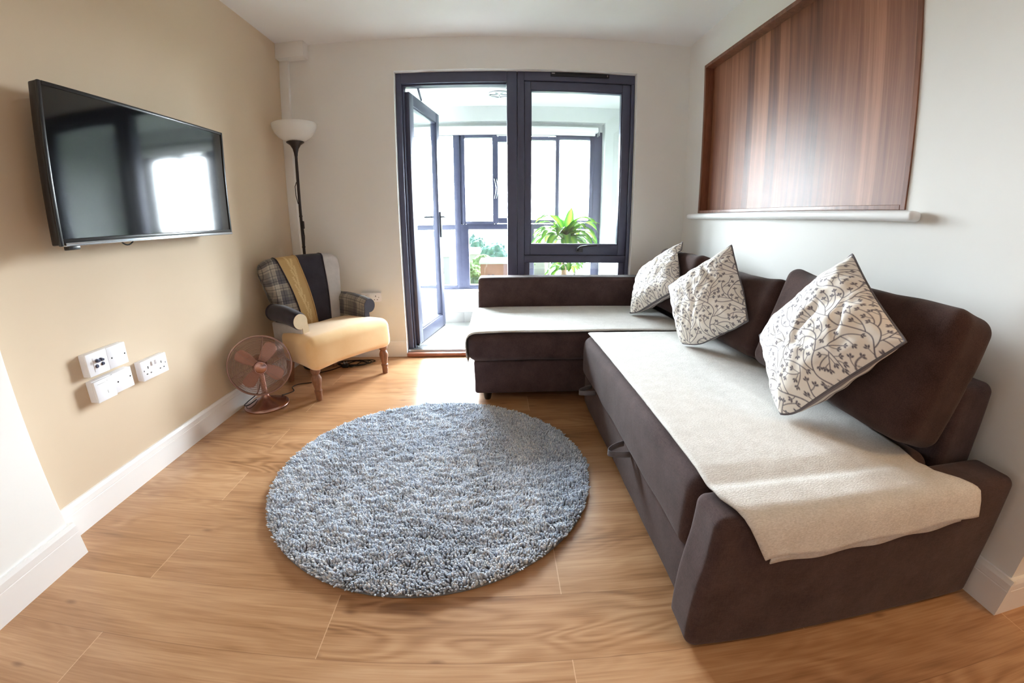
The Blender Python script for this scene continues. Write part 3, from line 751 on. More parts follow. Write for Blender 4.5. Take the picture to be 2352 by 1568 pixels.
def vine(n, size, seed, k=1.0):
    """an even tangle of curling sprigs with three-lobed buds on an n x n lattice covering size x size centimetres"""
    rg = random.Random(seed); res = (n - 1) / size; mask = np.zeros((n, n))
    q = 5.0; pad = 6.0; N = int((size + 2 * pad) * q); occ = np.zeros((N, N), bool); nodes = []
    def stamp(x, y, r):
        i, j, m = int((x + pad) * q), int((y + pad) * q), int(r * q) + 1
        a0, a1, b0, b1 = max(i - m, 0), min(i + m + 1, N), max(j - m, 0), min(j + m + 1, N)
        if a0 < a1 and b0 < b1:
            A, B = np.ogrid[a0:a1, b0:b1]; occ[a0:a1, b0:b1] |= ((A - i) ** 2 + (B - j) ** 2) <= (r * q) ** 2
    def busy(x, y):
        i, j = int((x + pad) * q), int((y + pad) * q)
        return not (0 <= i < N and 0 <= j < N) or occ[i, j]
    def bud(x, y, h):
        for da in (-0.72, 0.0, 0.72):
            a = h + da; L = (0.52 if da else 0.66) * k
            seg_mask(mask, res, (x, y), (x + L * .7 * math.cos(a), y + L * .7 * math.sin(a)), 0.15 * k)
            ell_mask(mask, res, (x + L * math.cos(a), y + L * math.sin(a)), a, 0.33 * k, 0.19 * k)
    def lay(path, w, r):
        for a, b in zip(path[:-1], path[1:]): seg_mask(mask, res, a[:2], b[:2], w)
        for p in path: stamp(p[0], p[1], r)
        nodes.extend(path[2:-2:2])
    gap = 10.0 * k; i = 0; x0 = -3.0
    while x0 < size + 4:
        y = -5.0; ph = rg.uniform(0, 6); path = []
        while y < size + 5:
            hh = math.atan2(1.0, 2.4 * k * 2 * PI / (15 * k) * math.cos(2 * PI * y / (15 * k) + ph))
            path.append((x0 + 2.4 * k * math.sin(2 * PI * y / (15 * k) + ph), y, hh)); y += 0.3
        lay(path, 0.25 * k, 0.62 * k); x0 += gap * rg.uniform(0.9, 1.1)
    for L0, L1, tries, w in ((5.0, 8.0, 700, 0.22), (3.0, 5.0, 1300, 0.19), (1.1, 1.9, 4200, 0.15)):
        for _ in range(tries):
            x, y, h = rg.choice(nodes); side = rg.choice((-1, 1)); L = rg.uniform(L0, L1) * k
            short = L1 < 2.5; h2 = h + side * rg.uniform(0.75, 1.05); cv = -side * rg.uniform(0.05, 0.30) / k if not short else -side * rg.uniform(0, 0.5) / k
            if rg.random() < 0.25: cv = -cv
            path = [(x, y, h2)]; d = 0; ok = True; px, py = x, y
            while d < L + 0.9 * k:
                px += 0.2 * math.cos(h2); py += 0.2 * math.sin(h2); h2 += cv * 0.2; d += 0.2
                if d > 0.95 * k and busy(px, py): ok = False; break
                if d < L: path.append((px, py, h2))
            if ok:
                lay(path, w * k, 0.62 * k); e = path[-1]; bud(*e); stamp(e[0] + 0.5 * k * math.cos(e[2]), e[1] + 0.5 * k * math.sin(e[2]), 0.95 * k)
    return mask

def pillow(label, size, thick, centre, R3, seed, n=230, clamp=None, dents=(), k=1.3):
    """square scatter cushion: printed front, striped back, corded edge; R3 columns are its right, up and front"""
    t = thing('throw_pillow', label, 'pillow', centre, 0, 'patterned pillows on the sofa')
    A = np.array(R3, float)
    # orthonormalise
    A[:, 2] /= np.linalg.norm(A[:, 2]); A[:, 0] -= A[:, 2] * (A[:, 0] @ A[:, 2]); A[:, 0] /= np.linalg.norm(A[:, 0]); A[:, 1] = np.cross(A[:, 2], A[:, 0])
    def surf(u, v, sg):
        c = 0.06; rc = 1 - 0.012 * (u * v) ** 6
        x = size / 2 * u * rc * (1 - c * (1 - v ** 2) * u ** 2); y = size / 2 * v * rc * (1 - c * (1 - u ** 2) * v ** 2)
        f = np.clip((1 - np.abs(u) ** 2.2) * (1 - np.abs(v) ** 2.2), 0, 1) ** 0.55
        z = sg * thick / 2 * f
        Q = np.stack([u * 3, v * 3, np.full_like(u, seed * 3.3 + sg)], -1)
        e = np.clip(1 - np.maximum(np.abs(u), np.abs(v)), 0, 1)
        z = z + sg * (0.010 * noise(Q, 0.9, seed) + 0.005 * noise(Q, 2.4, seed + 5)) * np.clip(e * 5, 0, 1)
        th = np.arctan2(v, u)
        z = z + sg * 0.004 * np.sin(th * 17 + seed) * np.clip(1 - e * 3.2, 0, 1) * np.clip(e * 14, 0, 1)
        for (du, dv, da, dl, dw, dd) in dents:
            a = (u - du) * math.cos(da) + (v - dv) * math.sin(da); b = -(u - du) * math.sin(da) + (v - dv) * math.cos(da)
            z = z - (sg > 0) * dd * np.exp(-(a / dl) ** 2 - (b / dw) ** 2)
        P = np.stack([x, y, z], -1) @ A.T
        if clamp is not None: P = clamp(P + np.array(centre)) - np.array(centre)
        return P
    g = np.linspace(-1, 1, n); U, V = np.meshgrid(g, g, indexing='ij')
    m = MB().grid(surf(U, V, 1)); m.attr = {'ink': vine(n, size * 100, seed, k).ravel()}
    m.build('printed_front', M['print'], t)
    nb = 70; g = np.linspace(-1, 1, nb); U, V = np.meshgrid(g, g, indexing='ij')
    m = MB().grid(surf(U, V, -1), flip=True); m.uv = np.stack([U, V], -1).reshape(-1, 2) * size / 2
    m.build('striped_back', M['stripe'], t, label='grey and white striped back')
    e = np.linspace(-1, 1, 60)[:-1]; one = np.ones_like(e)
    bu = np.concatenate([e, one, -e, -one]); bv = np.concatenate([-one, e, one, -e])
    MB().tube(surf(bu, bv, 1), 0.0042, 7, closed=True).build('piping', M['piping'], t, label='grey corded edge')
    return t
def rest(zs, xoff):
    def f(P):
        P = P.copy()
        d = zs - P[:, :, 2] if P.ndim == 3 else zs - P[:, 2]
        z = P[..., 2]; P[..., 2] = np.where(z < zs + 0.04, zs + 0.04 * np.exp(np.clip((z - zs - 0.04) / 0.04, -40, 0)) * 1.0, z)
        lim = xoff + np.clip(P[..., 2] - 0.43, 0, 0.5) * 0.27 + np.clip((P[..., 2] - 0.845) * 1.6, 0, 0.3)
        P[..., 0] = np.where(P[..., 0] > lim, lim, P[..., 0])
        P[..., 1] = np.minimum(P[..., 1], -0.227 + np.clip((P[..., 2] - 0.66) * 3, 0, 0.2))
        return P
    return f
pillow('nearest and largest patterned pillow, tilted on one corner, showing a striped back', 0.440, 0.215, (2.578, -1.992, 0.680),
       [[0.343, 0.314, -0.885], [-0.532, 0.842, 0.093], [0.774, 0.439, 0.456]], 3, 250, rest(0.448, 2.545),
       dents=((0.15, -0.05, 0.6, 0.30, 0.06, 0.018), (0.55, -0.35, 1.0, 0.25, 0.05, 0.016), (-0.1, -0.3, 2.2, 0.25, 0.06, 0.012), (0.5, 0.45, 2.0, 0.2, 0.05, 0.010)))
pillow('middle patterned pillow standing on its corner where chaise meets seat', 0.410, 0.20, (2.560, -1.265, 0.660),
       [[0.454, 0.034, -0.891], [-0.674, 0.667, -0.318], [0.583, 0.744, 0.325]], 5, 230, rest(0.448, 2.562),
       dents=((0.4, 0.5, 2.0, 0.3, 0.06, 0.014), (-0.2, -0.4, 0.9, 0.3, 0.07, 0.010)))
pillow('patterned pillow farthest from the camera, on the chaise', 0.420, 0.17, (2.574, -0.568, 0.668),
       [[0.457, 0.329, -0.826], [-0.679, 0.73, -0.085], [0.575, 0.599, 0.557]], 8, 210, rest(0.448, 2.562),
       dents=((0.3, 0.3, 1.5, 0.3, 0.06, 0.012),))

# ================================================================ RUG
rg = thing('round_rug', 'round grey-blue shaggy rug in the middle of the oak floor', 'rug', (1.27, -1.60, 0))
RR = 0.655
MB().lathe([(RR, 0.0005), (RR + 0.002, 0.004), (RR, 0.008), (0.0, 0.008)], 96, cap=False).build('backing', M['rugback'], rg)
def rug_pile():
    sp = 0.0070; g = np.arange(-RR, RR, sp); X, Y = np.meshgrid(g, g); X = X.ravel(); Y = Y.ravel()
    X = X + RNG.uniform(-.5, .5, X.size) * sp; Y = Y + RNG.uniform(-.5, .5, X.size) * sp
    k = np.hypot(X, Y) < RR; X, Y = X[k], Y[k]; n = X.size
    Q = np.stack([X, Y, np.zeros(n)], 1)
    h = 0.0225 + 0.005 * noise(Q, 30, 1) + 0.006 * noise(Q * np.array([0.5, 1.6, 1]), 60, 2) + RNG.uniform(-.002, .002, n)
    lx = 0.006 * noise(Q, 40, 3) + 0.004 * noise(Q, 8, 4) + RNG.normal(0, .0022, n)
    ly = 0.006 * noise(Q, 40, 5) - 0.004 + 0.004 * noise(Q, 8, 6) + RNG.normal(0, .0035, n)
    d = np.hypot(X, Y) / RR; edge = np.clip((d - 0.965) / 0.035, 0, 1)
    lx += edge * X / RR * 0.007; ly += edge * Y / RR * 0.007; h *= 1 - 0.30 * edge
    w = 0.0040 + RNG.uniform(-.0005, .0006, n); a0 = RNG.uniform(0, 6.28, n)
    rings = []
    for f, rr in ((0.15, 0.9), (0.62, 1.05), (0.92, 0.72)):
        c = np.stack([X + lx * f ** 1.5, Y + ly * f ** 1.5, 0.006 + h * f], 1)
        for q in range(4):
            a = a0 + q * PI / 2 + f
            rings.append(c + np.stack([w * rr * np.cos(a), w * rr * np.sin(a), np.zeros(n)], 1))
    V = np.stack(rings, 1)                                   # n,12,3
    b = np.arange(n)[:, None] * 12; F = []
    for i in range(2):
        for q in range(4):
            F.append(b + np.array([[i * 4 + q, i * 4 + (q + 1) % 4, i * 4 + 4 + (q + 1) % 4, i * 4 + 4 + q]]))
    F.append(b + np.array([[8, 9, 10, 11]]))
    F = np.concatenate(F)
    me = bpy.data.meshes.new('pile'); V = V.reshape(-1, 3)
    me.vertices.add(len(V)); me.vertices.foreach_set('co', V.astype(np.float32).ravel())
    me.loops.add(F.size); me.loops.foreach_set('vertex_index', F.astype(np.int32).ravel())
    me.polygons.add(len(F)); me.polygons.foreach_set('loop_start', (np.arange(len(F)) * 4).astype(np.int32)); me.polygons.foreach_set('loop_total', np.full(len(F), 4, np.int32))
    me.polygons.foreach_set('use_smooth', np.ones(len(F), bool))
    me.update(calc_edges=True); me.validate()
    at = me.attributes.new('rnd', 'FLOAT', 'POINT'); at.data.foreach_set('value', np.repeat(np.clip(RNG.normal(.5, .22, n) + 0.15 * noise(Q, 7, 9), 0, 1), 12).astype(np.float32))
    me.materials.append(M['rug']); o = bpy.data.objects.new('pile', me); COL.objects.link(o); o.parent = rg; o['kind'] = 'stuff'
rug_pile()

# ================================================================ TELEVISION
tv = thing('television', 'black flat-screen television hung on the tan wall', 'television', (0.0, -1.447, 1.27))
hwy, zb, zt = 0.491, -0.262, 0.264
m = MB()
m.rbox(0.088, 0.124, -hwy, hwy, zb + 0.004, zt, 0.005, 2)
m.rbox(0.052, 0.092, -0.36, 0.36, zb + 0.03, zt - 0.12, 0.014, 3)
m.build('housing', M['black'], tv, auto=40)
bz = MB()
for q in ((-hwy, -hwy + 0.013, zb, zt), (hwy - 0.013, hwy, zb, zt), (-hwy + 0.013, hwy - 0.013, zt - 0.013, zt), (-hwy + 0.013, hwy - 0.013, zb + 0.010, zb + 0.024)):
    bz.rbox(0.118, 0.131, q[0], q[1], q[2], q[3], 0.003, 2)
bz.build('bezel', M['black'], tv, auto=40)
MB().box(0.119, 0.1262, -hwy + 0.011, hwy - 0.011, zb + 0.020, zt - 0.011).build('screen', M['screen'], tv, smooth=False)
MB().rbox(0.117, 0.133, -hwy + 0.018, hwy, zb - 0.002, zb + 0.011, 0.003, 2).build('silver_strip', M['silver'], tv, auto=40, label='shiny silver strip along the lower edge')
MB().rbox(0.100, 0.128, -hwy + 0.032, -hwy + 0.075, zb - 0.014, zb + 0.002, 0.003, 2).build('sensor', M['black'], tv, auto=40)
br = MB(); br.rbox(0.002, 0.014, -0.13, 0.13, -0.16, 0.16, 0.003); br.rbox(0.012, 0.056, -0.10, -0.07, -0.12, 0.12, 0.003); br.rbox(0.012, 0.056, 0.07, 0.10, -0.12, 0.12, 0.003)
br.build('wall_mount', M['black'], tv, auto=40)
MB().tube([(0.075, -0.205 + 0.1 * t, zb + 0.02 - 0.034 * math.sin(PI * t)) for t in np.linspace(0, 1, 12)], 0.003, 7).build('cable', M['blackm'], tv)

# ================================================================ FLOOR LAMP
lp = thing('floor_lamp', 'black uplighter floor lamp with a frosted white bowl in the corner', 'lamp', (0.178, -0.203, 0))
MB().lathe([(0.108, 0.0), (0.110, 0.010), (0.100, 0.020), (0.018, 0.030), (0.012, 0.045)], 36).build('base', M['lampblack'], lp, auto=40)
pl = MB(); pl.lathe([(0.0098, 0.03), (0.0098, 0.885), (0.0125, 0.885), (0.0125, 0.893), (0.0098, 0.893), (0.0098, 1.10), (0.0125, 1.10), (0.0125, 1.108), (0.0098, 1.108), (0.0098, 1.53)], 14)
pl.build('pole', M['lampblack'], lp, auto=40)
MB().lathe([(0.011, 1.515), (0.013, 1.535), (0.021, 1.565), (0.036, 1.590), (0.059, 1.606), (0.060, 1.611), (0.0, 1.611)], 32, cap=False).build('cup', M['lampblack'], lp, auto=50)
prof = [(0.030, 1.612), (0.075, 1.622), (0.110, 1.645), (0.135, 1.674), (0.148, 1.704), (0.154, 1.728), (0.152, 1.731), (0.148, 1.728), (0.142, 1.704), (0.129, 1.676), (0.105, 1.650), (0.072, 1.628), (0.030, 1.618)]
MB().lathe(prof, 48, cap=False).build('bowl_shade', M['bowl'], lp, label='frosted white glass bowl')
cb = MB(); cb2 = MB()
cb.tube([(-0.010, -0.002, 1.34), (-0.021, -0.006, 1.31), (-0.020, -0.006, 1.25), (-0.008, -0.008, 1.19)], 0.0028, 7)
cb2.tube([(0.015, -0.010, 1.02), (0.020, -0.012, 0.96), (0.014, -0.011, 0.90), (0.010, -0.009, 0.86)], 0.0028, 7)
cb.build('cord', M['blackm'], lp); cb2.build('cord', M['blackm'], lp)
MB().rbox(0.008, 0.026, -0.022, -0.004, 1.015, 1.070, 0.006, 3).build('switch', M['blackm'], lp, auto=40)

# ================================================================ ARMCHAIR
CA = math.atan2(0.854, 0.52)
ac = thing('armchair', 'patchwork fabric armchair with a yellow seat in the corner', 'armchair', (0.40, -0.49, 0), CA)
def seat_fn(V):
    u = V[:, 0] / 0.335; w = (V[:, 1] + 0.295) / 0.40
    V[:, 2] += np.clip((V[:, 2] - 0.30) / 0.1, 0, 1) * 0.030 * (1 - np.clip(np.abs(u), 0, 1) ** 2.5) * np.sin(PI * np.clip(w * 0.9 + 0.1, 0, 1))
    lo = np.clip((0.27 - V[:, 2]) / 0.08, 0, 1)
    V[:, 2] += lo * 0.020 * (1 - np.clip(np.abs(u), 0, 1) ** 2)
    V[:, 1] -= np.clip((0.34 - V[:, 2]) / 0.12, 0, 1) * 0.006 * (V[:, 1] < -0.2) + 0.018 * (1 - u ** 2) * (V[:, 1] < -0.1)
    V[:, 0] *= 1 - 0.17 * np.clip(w, 0, 1)
    V[:, 0] *= 1 - 0.04 * np.clip((0.26 - V[:, 2]) / 0.07, 0, 1)
    return wob(0.003, 8, 60)(V)
MB().soft(-0.332, 0.332, -0.292, 0.115, 0.188, 0.392, 0.052, (26, 18, 8), 6, fn=seat_fn).build('seat', M['seatgold'], ac)
# back: four vertical cloth panels, each its own part
zs0, zs1 = 0.36, 0.846
prof = []
for t in np.linspace(0, 1, 22): prof.append((0.105 + 0.070 * t ** 1.2 - 0.018 * math.sin(PI * t), zs0 + (zs1 - 0.040 - zs0) * t))
for a in np.linspace(0.15, PI, 10): prof.append((0.175 + 0.038 - 0.038 * math.cos(a), zs1 - 0.040 + 0.040 * math.sin(a)))
for t in np.linspace(0, 1, 14)[1:]: prof.append((0.251 - 0.045 * t, zs1 - 0.040 - (zs1 - 0.04 - 0.24) * t))
prof = np.array(prof); arcl = np.r_[0, np.cumsum(np.linalg.norm(np.diff(prof, axis=0), axis=1))]
def edge_x(k, z):
    top = (-0.318, -0.186, -0.045, 0.155, 0.326)[k]; bot = (-0.232, -0.100, 0.008, 0.122, 0.240)[k]
    t = np.clip((z - 0.40) / 0.42, -0.3, 1.1); t = t * (0.62 + 0.38 * t)
    rd = np.clip((z - 0.735) / 0.11, 0, 1) ** 2.2 * (0.030 if k in (0, 4) else 0.0)   # rounded top corners
    return bot + (top - bot) * t - np.sign(top) * rd
def back_panel(k, name, mat, uvs=None, ink=None, label=None):
    nu = 25; P = np.zeros((nu, len(prof), 3)); UV = np.zeros((nu, len(prof), 2))
    for i in range(nu):
        f = i / (nu - 1); z = prof[:, 1]
        x = (edge_x(k, z) * (1 - f) + edge_x(k + 1, z) * f)
        un = (x - edge_x(0, z)) / (edge_x(4, z) - edge_x(0, z)) * 2 - 1
        bow = 0.016 * (1 - un ** 2)                           # gentle crown of the upholstery
        rnd = np.clip((np.abs(un) - 0.90) / 0.10, 0, 1)
        shr = 1 - np.sqrt(np.clip(1 - rnd ** 2, 0, 1))
        mid = 0.155 + 0.045 * np.clip((z - 0.36) / 0.48, 0, 1)
        y = prof[:, 0] + (mid + 0.02 - prof[:, 0]) * shr * 0.85 - bow * (prof[:, 0] < 0.2)
        zz = z - 0.028 * np.clip((np.abs(un) - 0.72) / 0.28, 0, 1) ** 2 * np.clip((z - 0.60) / 0.24, 0, 1) - 0.012 * un ** 2 * np.clip((z - .6) / .24, 0, 1)
        gr = 0.004 * np.exp(-(min(f, 1 - f) / 0.04) ** 2) if k in (0, 1, 2, 3) else 0
        P[i] = np.stack([x, y + (gr if 0 < k or f > .5 else 0) * (prof[:, 0] < 0.2), zz], 1)
        UV[i] = np.stack([x, arcl], 1)
    m = MB().grid(P, flip=True); m.uv = UV.reshape(-1, 2)
    nb = len(prof)
    for i in (0, nu - 1):                                     # close the two ends
        c = [i * nb + j for j in range(nb)]; m.f.append(tuple(c if i == 0 else c[::-1])); m.m.append(0)
    if ink is not None: m.attr = {'ink': ink(UV)}
    return m.build(name, mat, ac, label=label)
back_panel(0, 'plaid_back_panel', M['plaid'], label='grey plaid wool panel of the chair back')
# the brocade strip needs a denser mesh for its woven sprigs
_p, _a = prof, arcl
tt = np.linspace(0, arcl[-1], 260); prof = np.stack([np.interp(tt, _a, _p[:, i]) for i in (0, 1)], 1); arcl = tt
def dense_gold():
    nu = 70; P = np.zeros((nu, len(prof), 3)); UV = np.zeros((nu, len(prof), 2)); z = prof[:, 1]
    for i in range(nu):
        f = i / (nu - 1); x = edge_x(1, z) * (1 - f) + edge_x(2, z) * f
        un = (x - edge_x(0, z)) / (edge_x(4, z) - edge_x(0, z)) * 2 - 1
        y = prof[:, 0] - 0.016 * (1 - un ** 2) * (prof[:, 0] < 0.2)
        P[i] = np.stack([x, y, z - 0.012 * un ** 2 * np.clip((z - .6) / .24, 0, 1)], 1); UV[i] = np.stack([np.full(len(z), -0.10 + 0.20 * f), arcl], 1)
    m = MB().grid(P, flip=True); m.uv = UV.reshape(-1, 2)
    # one central stem with paired feathery leaves
    n = 420; res = (n - 1) / 62.0; msk = np.zeros((n, n)); rq = random.Random(4)
    y = 2.0; x = 31.0
    while y < 46:
        x2 = 31.0 + 1.5 * math.sin(y / 5.0); seg_mask(msk, res, (x, y), (x2, y + 0.5), 0.5); x = x2; y += 0.5
        if int(y * 2) % 5 == 0:
            sgn = 1 if int(y * 2) % 10 else -1; h = PI / 2 - sgn * 0.7; px, py = x, y
            for q in range(14):
                qx, qy = px + 0.42 * math.cos(h), py + 0.42 * math.sin(h); seg_mask(msk, res, (px, py), (qx, qy), 0.42); px, py = qx, qy; h += sgn * 0.05
                if q % 3 == 2:
                    for d in (-0.8, 0.8): ell_mask(msk, res, (px + 0.7 * math.cos(h + d), py + 0.7 * math.sin(h + d)), h + d, 0.85, 0.32)
    u = np.clip((((UV[..., 0] + 0.31) * 100) * res).astype(int), 0, n - 1); v = np.clip((UV[..., 1] * 100 * res).astype(int), 0, n - 1)
    m.attr = {'ink': 0.85 * msk[u, v].ravel()}
    return m.build('brocade_back_panel', M['gold'], ac, label='gold leaf-patterned panel of the chair back')
dense_gold()
prof, arcl = _p, _a
back_panel(2, 'navy_back_panel', M['navy'], label='dark navy panel of the chair back')
back_panel(3, 'grey_back_panel', M['greywool'], label='pale grey panel of the chair back')
for k, mt in ((1, M['navy']), (2, M['gold']), (3, M['navy'])):
    z = prof[:, 1]; x = edge_x(k, z); un = (x - edge_x(0, z)) / (edge_x(4, z) - edge_x(0, z)) * 2 - 1
    path = np.stack([x, prof[:, 0] - 0.016 * (1 - un ** 2) * (prof[:, 0] < 0.2) - 0.0015, z - 0.012 * un ** 2 * np.clip((z - .6) / .24, 0, 1)], 1)[:30]
    mm = MB().tube(path, 0.0045, 6)
    if mt is M['gold']: mm.attr = {'ink': [0.0] * mm.n}
    mm.build('piping', mt, ac)
# arms: rolled over outwards, scroll-shaped fronts
def arm_profile(k):
    inner = [(0.212, 0.34), (0.216, 0.42), (0.222, 0.47)]
    cx, cz, r = 0.272, 0.478, 0.052
    roll = [(cx + r * math.cos(a), cz + r * math.sin(a)) for a in np.linspace(PI * 0.98, -PI * 0.52, 18)]
    tail = [(0.262, 0.432), (0.262, 0.38), (0.264, 0.22)]
    return np.array(inner + roll + tail)
ap = arm_profile(0); L = np.r_[0, np.cumsum(np.linalg.norm(np.diff(ap, axis=0), axis=1))]
for sg, mat, fmat, nm in ((-1, M['navy'], M['cream'], 'left'), (1, M['plaid'], M['navy'], 'right')):
    ysq = [-0.150, -0.146, -0.138, -0.10, -0.04, 0.02, 0.08, 0.13, 0.165]
    P = np.zeros((len(ysq), len(ap), 3)); UV = np.zeros((len(ysq), len(ap), 2))
    for i, y in enumerate(ysq):
        t = (y + 0.15) / 0.315; sc = 1 - 0.10 * t
        c = np.array([0.272, 0.478]); q = c + (ap - c) * (np.array([1.0, 1.0]) - (0.10 if i == 0 else 0.04 if i == 1 else 0))
        dz = 0.030 * t + 0.012 * math.sin(PI * t)
        P[i] = np.stack([sg * (q[:, 0] - 0.006 * t), np.full(len(ap), y), q[:, 1] + dz * np.clip((q[:, 1] - 0.3) / 0.15, 0, 1)], 1)
        UV[i] = np.stack([np.full(len(ap), y * 1.0), L], 1)
    m = MB().grid(P, flip=(sg > 0)); m.uv = UV.reshape(-1, 2)
    nb = len(ap); m.f.append(tuple((len(ysq) - 1) * nb + j for j in range(nb))); m.m.append(0)
    a_ = m.build('arm', mat, ac, label='navy rolled arm' if sg < 0 else 'plaid rolled arm')
    c = np.array([0.272, 0.478]); q = c + (ap - c) * 0.90
    f_ = MB(); n_ = len(q)
    pts = np.concatenate([np.stack([sg * q[:, 0], np.full(n_, -0.154), q[:, 1]], 1), np.stack([sg * q[:, 0], np.full(n_, -0.144), q[:, 1]], 1)])
    f_.add(pts, [tuple(range(n_)), tuple(range(2 * n_ - 1, n_ - 1, -1))] + [(i, n_ + i, n_ + (i + 1) % n_, (i + 1) % n_) for i in range(n_)])
    f_.build('scroll_front', fmat, a_, smooth=False, label='cream scroll front' if sg < 0 else 'navy scroll front')
    # outside panel under the arm
    s_m = MB(); x0, x1 = sorted((sg * 0.225, sg * 0.268)); s_m.soft(x0, x1, -0.150, 0.20, 0.195, 0.44, 0.012, (4, 10, 8)); s_m.build('side_panel', M['greywool'], ac)
tp = [(0.017, 0.0), (0.019, 0.006), (0.021, 0.05), (0.024, 0.060), (0.024, 0.066), (0.019, 0.070), (0.022, 0.085), (0.030, 0.125), (0.031, 0.142), (0.025, 0.160), (0.020, 0.168), (0.028, 0.178), (0.030, 0.190), (0.028, 0.205)]
for lx in (-0.278, 0.278):
    MB().lathe(tp, 24, M=Matrix.Translation((lx, -0.245, 0))).build('leg', M['chairwood'], ac, auto=50)
for lx in (-0.185, 0.185):
    m = MB(); c0, c1 = np.array([lx, 0.215, 0]), np.array([lx * 1.03, 0.160, 0.21]); V = []
    for c, h in ((c0, 0.015), (c1, 0.021)):
        V += [(c[0] - h, c[1] - h, c[2]), (c[0] + h, c[1] - h, c[2]), (c[0] + h, c[1] + h, c[2]), (c[0] - h, c[1] + h, c[2])]
    m.add(V, [(3, 2, 1, 0), (4, 5, 6, 7)] + [(i, (i + 1) % 4, 4 + (i + 1) % 4, 4 + i) for i in range(4)]); m.build('leg', M['chairwood'], ac, smooth=False)

# ================================================================ FAN
fan = thing('desk_fan', 'copper desk fan standing on the floor by the tan wall', 'fan', (0.160, -0.935, 0))
MB().lathe([(0.128, 0.0), (0.132, 0.006), (0.129, 0.013), (0.112, 0.019), (0.070, 0.031), (0.035, 0.050), (0.021, 0.066), (0.0175, 0.080)], 48).build('base', M['copper'], fan, auto=60)
MB().lathe([(0.0165, 0.07), (0.0165, 0.205), (0.019, 0.207), (0.019, 0.225), (0.0, 0.228)], 20, cap=False).build('stem', M['copper'], fan, auto=40)
fd = Vector((0.57, -0.82, -0.02)).normalized()
q = fd.to_track_quat('Z', 'Y').to_matrix().to_4x4()
HM = Matrix.Translation((0.0, 0.0, 0.262)) @ q
MB().lathe([(0.0, -0.075), (0.030, -0.074), (0.043, -0.060), (0.046, -0.02), (0.042, 0.0), (0.0, 0.002)], 28, M=HM, cap=False).build('motor', M['copper'], fan, auto=40)
RC = 0.177
def dome(r, d, c): return c + d * (1 - (max(r - 0.035, 0) / (RC - 0.035)) ** 2.6)
cg = MB(); ringn = 56; aa = np.arange(ringn) * 2 * PI / ringn
for r in np.linspace(0.041, RC - 0.004, 22):
    cg.tube([(r * math.cos(a), r * math.sin(a), dome(r, 0.030, 0.043)) for a in aa], 0.00095, 5, closed=True, M=HM)
for a in np.arange(6) * PI / 3 + 0.28:
    cg.tube([(r * math.cos(a), r * math.sin(a), dome(r, 0.030, 0.0415)) for r in np.linspace(0.035, RC, 12)], 0.0016, 5, M=HM)
cg.build('front_cage', M['copper_wire'], fan)
cg = MB()
for r in np.linspace(0.050, RC - 0.004, 13):
    cg.tube([(r * math.cos(a), r * math.sin(a), 0.036 - (dome(r, 0.045, 0.0))) for a in aa], 0.00095, 5, closed=True, M=HM)
for a in np.arange(6) * PI / 3 + 0.28:
    cg.tube([(r * math.cos(a), r * math.sin(a), 0.037 - dome(r, 0.045, 0.0)) for r in np.linspace(0.046, RC, 12)], 0.0016, 5, M=HM)
cg.build('rear_cage', M['copper_wire'], fan)
cg = MB(); rim = []
for a in np.arange(72) * 2 * PI / 72: rim.append((RC * math.cos(a), RC * math.sin(a), 0.039))
cg.tube(rim, 0.0052, 8, closed=True, M=HM); cg.build('rim', M['copper_wire'], fan)
MB().lathe([(0.0, 0.082), (0.029, 0.081), (0.032, 0.079), (0.033, 0.081), (0.036, 0.081), (0.038, 0.076), (0.037, 0.068), (0.0, 0.066)], 36, M=HM, cap=False).build('hub_badge', M['copper'], fan, auto=40)
bl0 = None
for i in range(4):
    P = []
    for r in np.linspace(0.022, 0.148, 16):
        t = (r - 0.022) / 0.126; wdt = 0.018 + 0.020 * math.sin(min(t * 1.35, 1.0) * PI / 2); 
        if t > 0.80: wdt *= math.sqrt(max(1 - ((t - 0.80) / 0.205) ** 2, 0.02))
        row = []
        for s in np.linspace(-1, 1, 9):
            yy = s * wdt + 0.004; row.append((r, yy, 0.026 - 0.30 * yy * (1 - 0.5 * t) + 0.010 * (s * s - 1) * 0.4))
        P.append(row)
    m = MB().grid(np.array(P)); m.v[0] = xf(HM @ Matrix.Rotation(math.radians(50 - 90 * i + 180), 4, 'Z'), m.v[0])
    o = m.build('blade', M['copper_blade'], fan); s = o.modifiers.new('thick', 'SOLIDIFY'); s.thickness = 0.0016
MB().lathe([(0.0, 0.005), (0.020, 0.006), (0.024, 0.012), (0.024, 0.034), (0.018, 0.040), (0.0, 0.041)], 24, M=HM, cap=False).build('spinner', M['copper'], fan, auto=40)
cr = MB()
def smooth_path(pts, n=60):
    P = np.array(pts, float); k = len(P); Q = np.vstack([2 * P[0] - P[1], P, 2 * P[-1] - P[-2]]); out = []
    for i in range(k - 1):
        p0, p1, p2, p3 = Q[i:i + 4]
        for t in np.linspace(0, 1, max(n // (k - 1), 2), endpoint=False):
            out.append(0.5 * ((2 * p1) + (-p0 + p2) * t + (2 * p0 - 5 * p1 + 4 * p2 - p3) * t * t + (-p0 + 3 * p1 - 3 * p2 + p3) * t ** 3))
    out.append(P[-1]); return out
cr.tube(smooth_path([(-0.02, 0.02, 0.235), (-0.055, 0.07, 0.15), (-0.085, 0.06, 0.06), (-0.118, -0.02, 0.026), (-0.108, -0.065, 0.026), (-0.07, -0.075, 0.034), (-0.05, -0.02, 0.047)], 70), 0.003, 7)
cr2 = MB(); cr2.tube(smooth_path([(0.05, 0.10, 0.024), (0.045, 0.16, 0.006), (0.07, 0.215, 0.004), (0.03, 0.275, 0.004), (0.05, 0.33, 0.004), (0.13, 0.36, 0.004)], 70), 0.003, 7)
cr.build('cord', M['blackm'], fan); cr2.build('cord', M['blackm'], fan)

